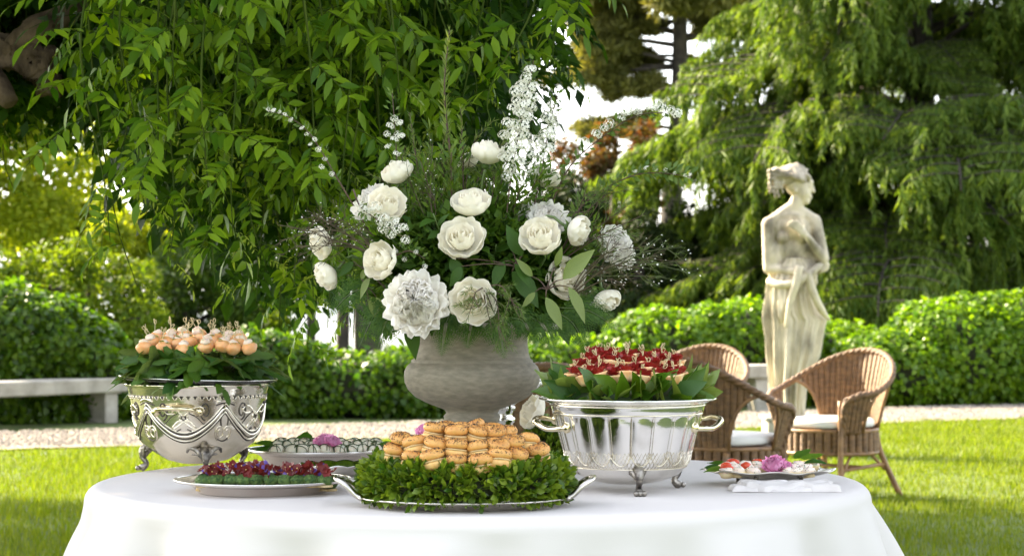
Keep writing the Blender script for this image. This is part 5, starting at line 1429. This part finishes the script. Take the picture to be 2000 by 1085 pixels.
twiggy('waxflower_twig', 'thin green twig with tiny white flowers reaching far right', (1150, 540), [(1330, 510), (1290, 465), (1300, 540), (1325, 480), (1340, 530)], 5.05, 5.0, 60, (.012, .02), 'needle', NEE, 'twig', 36, 'twig', sub=6)
twiggy('waxflower_twig', 'reddish twig with pink white buds left of the tall spike', (850, 470), [(805, 330), (780, 300), (830, 360), (845, 280)], 5.05, 5.08, 90, (.010, .016), 'needle', NEE, 'wax', 40, 'twig')
FRN = leaf(1, .30, 2, .15, .15, 'lance')
def fern(label, base, tip, d0, d1, n=26, w=.045, sag=.02):
    p0 = A3(*at(*base, d0)); e = A3(*at(*tip, d1)); path = smooth_path([p0, (p0 + e) / 2 + A3(0, -.01, sag), e], 14)
    t = thing('fern_frond', label, 'fern', tuple(p0)); mb = MB(); mb.add(tube(path - p0, [.0016, .0006], 4)); mb.build('stem', M['stem'], t)
    T, Y, S = [], [], []
    for k in range(n):
        s = .12 + .88 * k / n; p, tn = along(path, s); side = nrm(np.cross(tn, A3(0, -1, .3)))
        L = w * math.sin(PI * (.22 + .78 * s) ** .9) + .006
        for sg in (-1, 1):
            dirv = nrm(side * sg + tn * .45 + rng.normal(size=3) * .08)
            for j in range(7):
                f = (j + .5) / 7
                for s2 in (-1, 1):
                    T.append(p + dirv * L * f); Y.append(dirv * .6 + s2 * tn * .8 + rng.normal(size=3) * .1); S.append(L * .30 * (1.1 - f))
    mb = MB(); mb.add(scatter(FRN, np.array(T) - p0, frames(np.array(Y), A3(0, -1, .6) + rng.normal(size=(len(T), 3)) * .2), np.array(S))); mb.build('pinnae', M['fern'], t, kind='stuff')
for a in (('fern frond hanging over the front of the urn rim', (880, 610), (862, 695), 4.94, 4.93), ('fern frond drooping at the left of the urn', (760, 590), (700, 680), 5.0, 4.98), ('fern frond spreading left below the left roses', (730, 560), (640, 620), 5.02, 5.0),
          ('fern frond at the far left under the peony', (770, 610), (735, 690), 4.97, 4.95), ('fern frond spreading right over the urn rim', (1090, 600), (1215, 650), 5.0, 4.98), ('fern frond drooping right of the urn neck', (1090, 610), (1150, 690), 5.0, 4.98),
          ('fern frond lowest at the right side', (1120, 600), (1200, 620), 5.03, 5.03), ('fern frond over the middle of the urn rim', (930, 620), (912, 680), 4.93, 4.92), ('fern frond trailing furthest down the front of the urn', (965, 620), (985, 700), 4.93, 4.90), ('fern frond over the urn rim beneath the pale olive leaves', (1040, 620), (1085, 690), 4.96, 4.92), ('fern frond beside the needle sprig at the urn front', (1000, 620), (1045, 670), 4.95, 4.94)): fern(*a)
def leaf_stem(label, base, leaves, d, size, mesh=PLM):
    p0 = A3(*at(*base, d)); t = thing('leafy_stem', label, 'foliage', tuple(p0)); mb = MB()
    for (x, y, tx, ty, dd) in leaves:
        a = A3(*at(x, y, d + dd)); b = A3(*at(tx, ty, d + dd - .015)); mb.add(tube(smooth_path([p0, (p0 + a) / 2 + A3(0, 0, .006), a], 6) - p0, [.0018, .001], 4))
        place(random.choice(mesh), 'leaf', t, tuple(a - p0), rot=euler_of(b - a, A3(.2, -1, .5) + rng.normal(size=3) * .2), scale=float(np.linalg.norm(b - a)))
    mb.build('stem', M['brown_twig'], t); return t
leaf_stem('pale olive leaves spreading right in front of the bouquet', (1068, 565), [(1100, 545, 1160, 485, 0), (1085, 520, 1098, 482, .01), (1110, 560, 1150, 626, 0), (1066, 580, 1100, 642, -.01), (1040, 540, 1010, 505, .02), (1045, 570, 1020, 600, .02)], 4.9, .06)
leaf_stem('grey green leaves under the left white rose', (712, 560), [(722, 540, 700, 580, 0), (705, 545, 718, 520, .01), (735, 580, 752, 640, .02), (720, 585, 740, 625, .01)], 4.98, .05)
leaf_stem('dark broad leaves left of the urn rim', (790, 600), [(795, 620, 815, 700, 0), (770, 600, 740, 650, .02), (690, 510, 660, 540, .03)], 5.0, .06, DL)
leaf_stem('dark broad leaves right of centre under the roses', (1010, 520), [(1020, 500, 990, 440, 0), (1005, 515, 1040, 560, -.02), (1000, 530, 1060, 590, 0), (985, 510, 960, 560, 0), (1000, 490, 1030, 470, .02), (900, 520, 880, 560, -.02), (880, 505, 905, 545, 0)], 4.95, .06, DL)

# boxwood tuft behind the panelled bowl
P0 = Vector(((1068 - 1000) / FPX * 5.45, 5.45, TZ))
n = 1500; d = nrm(rng.normal(size=(n, 3))); d[:, 2] = np.abs(d[:, 2]); q = U(.6, 1, n) ** .5
t = thing('boxwood_wreath', 'boxwood tuft with a white rose behind the panelled bowl', 'wreath', P0)
mb = MB(); mb.add(scatter(BOXL, d * q[:, None] * A3(.066, .07, .125), frames(d + rng.normal(size=(n, 3)) * .6, rng.normal(size=(n, 3)) * .6 + d * .3 + A3(0, 0, .5)), U(.016, .026, n))); mb.build('foliage', M['box_leaf'], t, kind='stuff')
mb = MB(); mb.add(ellipsoid((0, 0, .05), (.048, .05, .06))); mb.build('branches', M['hedge_core'], t)

# ------------------------------------------------------------------ marble statue
M['marble'] = solid('weathered_marble', (.66, .575, .43), .75, col2=(.235, .20, .15), scale=7, bump=.35, bscale=50, contrast=(.46, .74), stretch=(1, 1, .55))
M['marble_hair'] = solid('grey_stained_marble', (.46, .40, .31), .8, col2=(.17, .145, .105), scale=9, bump=.4, bscale=50, contrast=(.4, .66))
M['marble_skin'] = solid('rain_streaked_marble', (.62, .54, .41), .75, col2=(.20, .17, .125), scale=7, bump=.35, bscale=50, contrast=(.45, .66), stretch=(1, 1, .5))
SD = 17.0
SX = (1552 - 1000) / FPX * SD
stt = thing('marble_statue', 'weathered marble statue of a draped woman looking right with a hand on her chest', 'statue', (SX, SD, 0))
def S(px, py, y=0.0): return A3((px - 1552) / 255, y, EYE + (592 - py) / 255)
def caps(mb, a, b, ra, rb, n=9, seg=12, sq=1.0):
    a, b = np.array(a, float), np.array(b, float)
    t = np.linspace(0, 1, n)[:, None]; mb.add(tube(a * (1 - t) + b * t, np.linspace(ra, rb, n), seg, flat=sq)); mb.add(ellipsoid(a, (ra,) * 3, 12, 9)); mb.add(ellipsoid(b, (rb,) * 3, 12, 9))
def fused(name, mb, mat, parent, voxel, smooth=3):
    """one continuous skin over overlapping volumes"""
    o = mb.build(name, mat, parent)
    r = o.modifiers.new('skin', 'REMESH'); r.mode = 'VOXEL'; r.voxel_size = voxel; r.use_smooth_shade = True
    s = o.modifiers.new('soften', 'SMOOTH'); s.factor = .5; s.iterations = smooth
    dg = bpy.context.evaluated_depsgraph_get(); ev = o.evaluated_get(dg)
    me = bpy.data.meshes.new_from_object(ev); o.modifiers.clear(); me.name = name
    old = o.data; o.data = me; bpy.data.meshes.remove(old)
    if not me.materials: me.materials.append(mat)
    me.polygons.foreach_set('use_smooth', np.ones(len(me.polygons), bool))
    return o
b = MB()
# torso
for (p, r) in ((S(1546, 448), (.160, .095, .13)), (S(1545, 487), (.148, .09, .12)), (S(1548, 525), (.135, .098, .11)), (S(1546, 562), (.16, .115, .13)), (S(1546, 424), (.135, .075, .062))):
    b.add(ellipsoid(p, r, 20, 14))
for sx in (1528, 1566): b.add(ellipsoid(S(sx, 464, -.062), (.05, .046, .05), 14, 10))
caps(b, S(1545, 420, .01), S(1557, 392, -.005), .064, .056)
for (px, py, r) in ((1506, 440, .058), (1586, 434, .056)): b.add(ellipsoid(S(px, py), (r, r, r), 14, 10))
caps(b, S(1545, 407), S(1508, 433), .052, .052); caps(b, S(1552, 407), S(1584, 428), .052, .052)
# her right arm hangs and folds across the waist
caps(b, S(1502, 438), S(1501, 522, -.02), .060, .046); caps(b, S(1501, 524, -.02), S(1546, 530, -.13), .045, .034)
b.add(ellipsoid(S(1556, 528, -.145), (.045, .022, .03), 12, 8))
for k in range(4): caps(b, S(1560 + k * 1.5, 522 + k * 4.2, -.155), S(1570 + k * .5, 532 + k * 4.4, -.158), .0125, .0095, 4, 8)
# her left arm bends up, hand spread on the chest
caps(b, S(1590, 432), S(1607, 505, -.05), .057, .044); caps(b, S(1607, 506, -.05), S(1572, 464, -.155), .043, .027)
b.add(ellipsoid(S(1563, 456, -.165), (.036, .02, .034), 12, 8))
for k, (x, y) in enumerate(((1536, 444), (1538, 438), (1544, 434), (1552, 433))): caps(b, S(1557 + k * 1.5, 454 - k * 3, -.172), S(x - 2, y - 3 + k * .5, -.158 - .004 * k), .0125, .0095, 5, 8)
caps(b, S(1566, 455, -.148), S(1565, 441, -.146), .0125, .009, 5, 8)
b.add(ellipsoid(S(1586, 490, -.01), (.07, .06, .11), 12, 9)); b.add(ellipsoid(S(1512, 500, -.02), (.07, .06, .12), 12, 9))
# head turned to the viewer's right
b.add(ellipsoid(S(1553, 354), (.088, .082, .11), 20, 14)); b.add(ellipsoid(S(1567, 372, -.012), (.066, .066, .098), 18, 12))
b.add(ellipsoid(S(1574, 393, -.016), (.034, .036, .026), 12, 8)); b.add(ellipsoid(S(1580, 356, -.015), (.034, .05, .03), 12, 8))
caps(b, S(1585, 360, -.017), S(1588.5, 374, -.019), .0115, .0155, 5, 8)
b.add(ellipsoid(S(1583, 382, -.019), (.016, .024, .007), 10, 6)); b.add(ellipsoid(S(1582.5, 386.5, -.019), (.015, .021, .008), 10, 6))
b.add(ellipsoid(S(1580, 364, -.055), (.014, .016, .009), 10, 6)); b.add(ellipsoid(S(1573, 378, -.055), (.022, .022, .028), 10, 7))
b.add(ellipsoid(S(1551, 372, -.072), (.013, .011, .026), 10, 7))
fused('figure', b, M['marble_skin'], stt, .0085, 3)
# hair: combed-back strands, knot and hanging ringlets
h = MB()
h.add(ellipsoid(S(1546, 345, .005), (.118, .098, .095), 20, 14)); h.add(ellipsoid(S(1516, 345, .01), (.062, .07, .078), 16, 10))
for k in range(15):
    a = -1.5 + k * .215
    p0 = S(1578 - 6 * abs(math.sin(a)), 346 - 12 * math.cos(a) + 10 * abs(math.sin(a)), -.092 * math.sin(a)); p2 = S(1514, 338 + 6 * math.sin(k * 2.1), -.06 * math.sin(a))
    m = S(1552, 322 + 26 * abs(math.sin(a)) ** 1.5, -.112 * math.sin(a))
    q = smooth_path([p0, m, p2], 22); q[:, 2] += .006 * np.sin(np.arange(22) * 1.5 + k)
    h.add(tube(q, [.012, .0185, .014], 8))
for k in range(9):
    a = k * .7; h.add(ellipsoid(S(1574 + 4 * math.sin(k), 352 + 12 * math.sin(a * .8) ** 2 - 8, -.09 + k * .022), (.022, .02, .02), 8, 6))
for k in range(7):
    x = 1503 + (k % 4) * 7.5 + random.uniform(-1, 1); yy = -.05 + .05 * (k // 4) - .01 * (k % 2); L = (6, 7, 7, 6, 5, 6, 5)[k]
    for j in range(L): h.add(ellipsoid(S(x + 1.6 * math.sin(j * 2 + k), 334 + j * 8.2, yy), (.0185 - .0012 * j, .0185 - .001 * j, .0175), 8, 6))
fused('hair', h, M['marble_hair'], stt, .007, 1)
# drapery: deep folds falling from the waist to the plinth
zs = np.linspace(.30, 1.50, 150); nt = 220
Lx = np.interp(zs, [.30, .56, .74, .89, 1.04, 1.13, 1.285, 1.44, 1.5], [1506, 1503, 1500, 1497, 1492, 1490, 1493, 1502, 1516])
Rx = np.interp(zs, [.30, .40, .56, .74, .89, 1.03, 1.08, 1.20, 1.285, 1.44, 1.5], [1568, 1568, 1572, 1590, 1600, 1612, 1600, 1594, 1590, 1600, 1580])
th = np.linspace(0, 2 * PI, nt, endpoint=False); TH, ZS = np.meshgrid(th, zs)
cx = ((Lx + Rx) / 2 - 1552)[:, None] / 255; wx = ((Rx - Lx) / 2)[:, None] / 255
wy = np.interp(zs, [.3, .8, 1.15, 1.5], [.19, .175, .15, .12])[:, None]
f = ZS - .3
def ridge(x): return (1 - np.abs(np.sin(x))) ** 1.6
fold = .058 * ridge(TH * 5.5 + .55 * np.sin(f * 3.2) + .4) + .028 * ridge(TH * 9 + 1.1 * f + 1.0) + .012 * ridge(TH * 14.5 - 1.6 * f)
fold *= (.45 + .75 * np.clip((1.45 - ZS) / .7, 0, 1))
thigh = np.exp(-((TH - 4.25) / .42) ** 2) * np.clip(1 - np.abs(ZS - .95) / .5, 0, 1)
fold = fold * (1 - .7 * thigh) + .022 * thigh
hem = .98 + .30 * np.sin((TH - 4.0) * 1.15) + .02 * np.sin(TH * 13)
over = 1 / (1 + np.exp(-(ZS - hem) / .008)) * (TH > 4.1) * (TH < 6.2)
sw = .02 * ridge((ZS - 1.36) * 26 + 2.2 * np.sin(TH + .6)) * np.clip((ZS - 1.22) / .12, 0, 1)
r = 1 + (fold - .052 + .034 * over + sw) / .2
V = np.stack([cx + wx * np.cos(TH) * (1 + (r - 1) * .75), wy * np.sin(TH) * r, ZS], 2).reshape(-1, 3)
d = MB(); d.add((V, grid_faces(nt, len(zs), True)))
d.add((np.vstack([V[-nt:], [[float(cx[-1, 0]), 0, 1.52]]]), np.stack([np.arange(nt), (np.arange(nt) + 1) % nt, np.full(nt, nt)], 1)))
# rolled edge of cloth round the waist and the bunch held by the hand
d.add(tube(smooth_path([S(1500, 548, -.03), S(1520, 556, -.12), S(1548, 552, -.165), S(1576, 534, -.15), S(1597, 520, -.09), S(1607, 522, -.02)], 26), [.026, .030, .034, .03, .028, .02], 10))
d.add(tube(smooth_path([S(1556, 520, -.17), S(1548, 556, -.178), S(1538, 590, -.165), S(1528, 640, -.17)], 18), [.030, .034, .026, .008], 10))
d.add(tube(smooth_path([S(1572, 530, -.165), S(1582, 570, -.17), S(1600, 605, -.13), S(1617, 624, -.06)], 18), [.028, .03, .03, .012], 10))
d.add(tube(smooth_path([S(1600, 500, -.06), S(1610, 520, -.045), S(1596, 530, -.08)], 10), [.03, .036, .02], 10))
d.build('drapery', M['marble'], stt)
b = MB(); b.add(box((.0, 0, .05), (.56, .52, .10), .012), smooth=False); b.add(box((0, 0, .185), (.46, .42, .17), .01), smooth=False); b.add(box((0, 0, .285), (.50, .46, .03), .008), smooth=False)
b.build('plinth', M['stone'], stt)

# ------------------------------------------------------------------ wicker armchairs
M['wicker'] = solid('honey_wicker', (.225, .118, .047), .5, col2=(.11, .056, .023), scale=22, bump=.5, bscale=140, stretch=(1, 1, 3))
M['rattan'] = solid('rattan_pole', (.30, .16, .065), .45, col2=(.17, .09, .04), scale=18, bump=.3, bscale=80)
M['cushion'] = solid('white_cushion', (.76, .74, .70), .85, bump=.1, bscale=200)
PMAX = 126
def c_top(ph):
    a = abs(ph); return .595 + .235 * (.5 + .5 * math.cos(min(a, 112) / 112 * PI)) - .03 * max(0, a - 112) / 14
def c_rad(ph, z):
    H = c_top(ph); f = np.clip((z - .30) / (H - .30), 0, 1.1)
    rt = .375 - .03 * min(abs(ph), 100) / 100
    return .265 + (rt - .265) * f ** 1.25
def c_pt(ph, z, off=0.0):
    a = math.radians(ph); r = c_rad(ph, z) + off; return A3(r * math.sin(a) * 1.0, r * math.cos(a) * .97, z)
def strand(ph, z0, z1, wdeg, n=26):
    """one upright of the weave: a flattened rope pressed in and out by the crossing canes"""
    zz = np.linspace(z0, z1, n); V = []
    for i, z in enumerate(zz):
        a = math.radians(ph); c = c_pt(ph, z); ro = A3(math.sin(a), math.cos(a), 0); ta = A3(math.cos(a), -math.sin(a), 0)
        hw = c_rad(ph, z) * math.radians(wdeg) / 2 * (1.14 if i % 2 else 1.0); hb = .0085 if i % 2 else .006
        for k in range(8):
            t = k * PI / 4; V.append(c + ta * hw * math.cos(t) + ro * hb * math.sin(t))
    V = np.array(V)
    return V, [grid_faces(8, n, True), np.array([list(range(8))[::-1], list(range(8 * (n - 1), 8 * n))])]
def hole_top(ph):
    a = abs(ph); q = (a - 74) / 27
    return .42 + .235 * math.sqrt(1 - q * q) if abs(q) < 1 else None
def wicker_chair(label, loc, rz):
    t = thing('wicker_chair', label, 'chair', loc, (0, 0, rz), 'wicker armchairs on the lawn')
    N = 45; step = 2 * PMAX / N
    for i in range(N):
        ph = -PMAX + step * (i + .5); h = hole_top(ph); z0 = h if h else .37
        if c_top(ph) - z0 > .03: MB().add(strand(ph, z0, c_top(ph), step, max(6, int((c_top(ph) - z0) / .016)))).build('wicker_strand', M['wicker'], t)
    for i in range(36):
        ph = -180 + 10 * (i + .5)
        zz = np.linspace(.265, .385, 13); V = []
        a = math.radians(ph)
        for j, z in enumerate(zz):
            ro = A3(math.sin(a), math.cos(a), 0); ta = A3(math.cos(a), -math.sin(a), 0); bulge = 1 if j % 2 else .88
            for k in range(8): V.append(A3(.272 * math.sin(a), .265 * math.cos(a), z) + ta * .0235 * bulge * math.cos(k * PI / 4) + ro * .013 * bulge * math.sin(k * PI / 4))
        MB().add((np.array(V), [grid_faces(8, 13, True), np.array([list(range(8))[::-1], list(range(96, 104))])])).build('wicker_strand', M['wicker'], t)
    mb = MB()
    for z in (.262, .388):
        a = np.linspace(0, 2 * PI, 61); mb.add(tube(np.stack([.275 * np.sin(a), .268 * np.cos(a), np.full(61, z)], 1), .012, 7, cap=False))
    mb.build('seat_frame', M['rattan'], t)
    # braided rim running round the back and down both arm fronts
    ph = np.linspace(-PMAX, PMAX, 90); top = np.array([c_pt(p, c_top(p), .002) for p in ph])
    dn = lambda s: np.array([c_pt(s * (PMAX + 2), z, .004) for z in np.linspace(c_top(PMAX) - .03, .30, 14)])
    path = np.vstack([dn(-1)[::-1], top, dn(1)])
    k = np.arange(len(path)); tn = nrm(np.gradient(path, axis=0)); side = nrm(np.cross(tn, A3(.3, .2, 1))); up = np.cross(side, tn)
    mb = MB()
    for ph0 in (0, 2.09, 4.19): mb.add(tube(path + .0085 * (np.cos(k * .95 + ph0)[:, None] * side + np.sin(k * .95 + ph0)[:, None] * up), .0125, 7))
    mb.build('braided_rim', M['wicker'], t)
    for s in (-1, 1):
        pts = [c_pt(s * p, (hole_top(p) or .40), .001) for p in np.linspace(47.2, 100.8, 22)]
        MB().add(tube([c_pt(s * 47, .38)] + pts + [c_pt(s * 101, .38)], .011, 7)).build('arch_rim', M['rattan'], t)
        MB().add(tube(smooth_path([A3(s * .225, -.185, .56), A3(s * .228, -.19, .3), A3(s * .235, -.2, 0)], 12), .0165, 9)).build('leg', M['rattan'], t)
        MB().add(tube(smooth_path([A3(s * .19, .19, .37), A3(s * .205, .215, .25), A3(s * .265, .32, 0)], 12), .0165, 9)).build('leg', M['rattan'], t)
        mb = MB(); mb.add(tube([A3(s * .23, -.195, .17), A3(s * .215, .235, .19)], .011, 7)); mb.add(tube(smooth_path([A3(s * .228, -.19, .12), A3(s * .22, -.09, .25)], 6), .009, 6)); mb.add(tube(smooth_path([A3(s * .215, .235, .16), A3(s * .21, .10, .26)], 6), .009, 6))
        mb.build('stretcher', M['rattan'], t)
    MB().add(tube([A3(-.22, .02, .18), A3(.22, .02, .18)], .011, 7)).build('stretcher', M['rattan'], t)
    mb = MB(); V, F = ellipsoid((0, 0, 0), (1, 1, 1), 34, 15); q = np.sign(V) * np.abs(V) ** .62; q = q / np.maximum(1, np.linalg.norm(q[:, :2], axis=1, keepdims=True) ** .6)
    mb.add((q * A3(.252, .247, .034) + A3(0, -.012, .428), F)); mb.build('cushion', M['cushion'], t)
    mb = MB(); mb.add(lathe([(.001, .375), (.255, .375), (.258, .382), (.255, .388), (.001, .388)], 30)); mb.build('seat', M['wicker'], t)
    return t
ch = wicker_chair('sunlit wicker armchair facing the table in front of the marble statue', (1.90, 13.3, 0), math.radians(-46))
ch.scale = (1.05,) * 3
dup(ch, 'shaded wicker armchair seen from behind just right of the panelled bowl', (1.12, 11.7, 0), (0, 0, math.radians(131)))
dup(ch, 'sunlit wicker armchair whose back shows above the laurel leaves', (1.17, 14.6, 0), (0, 0, math.radians(-28)))
dup(ch, 'wicker armchair mostly hidden behind the stone urn and the cake stand', (.10, 10.6, 0), (0, 0, math.radians(190)))
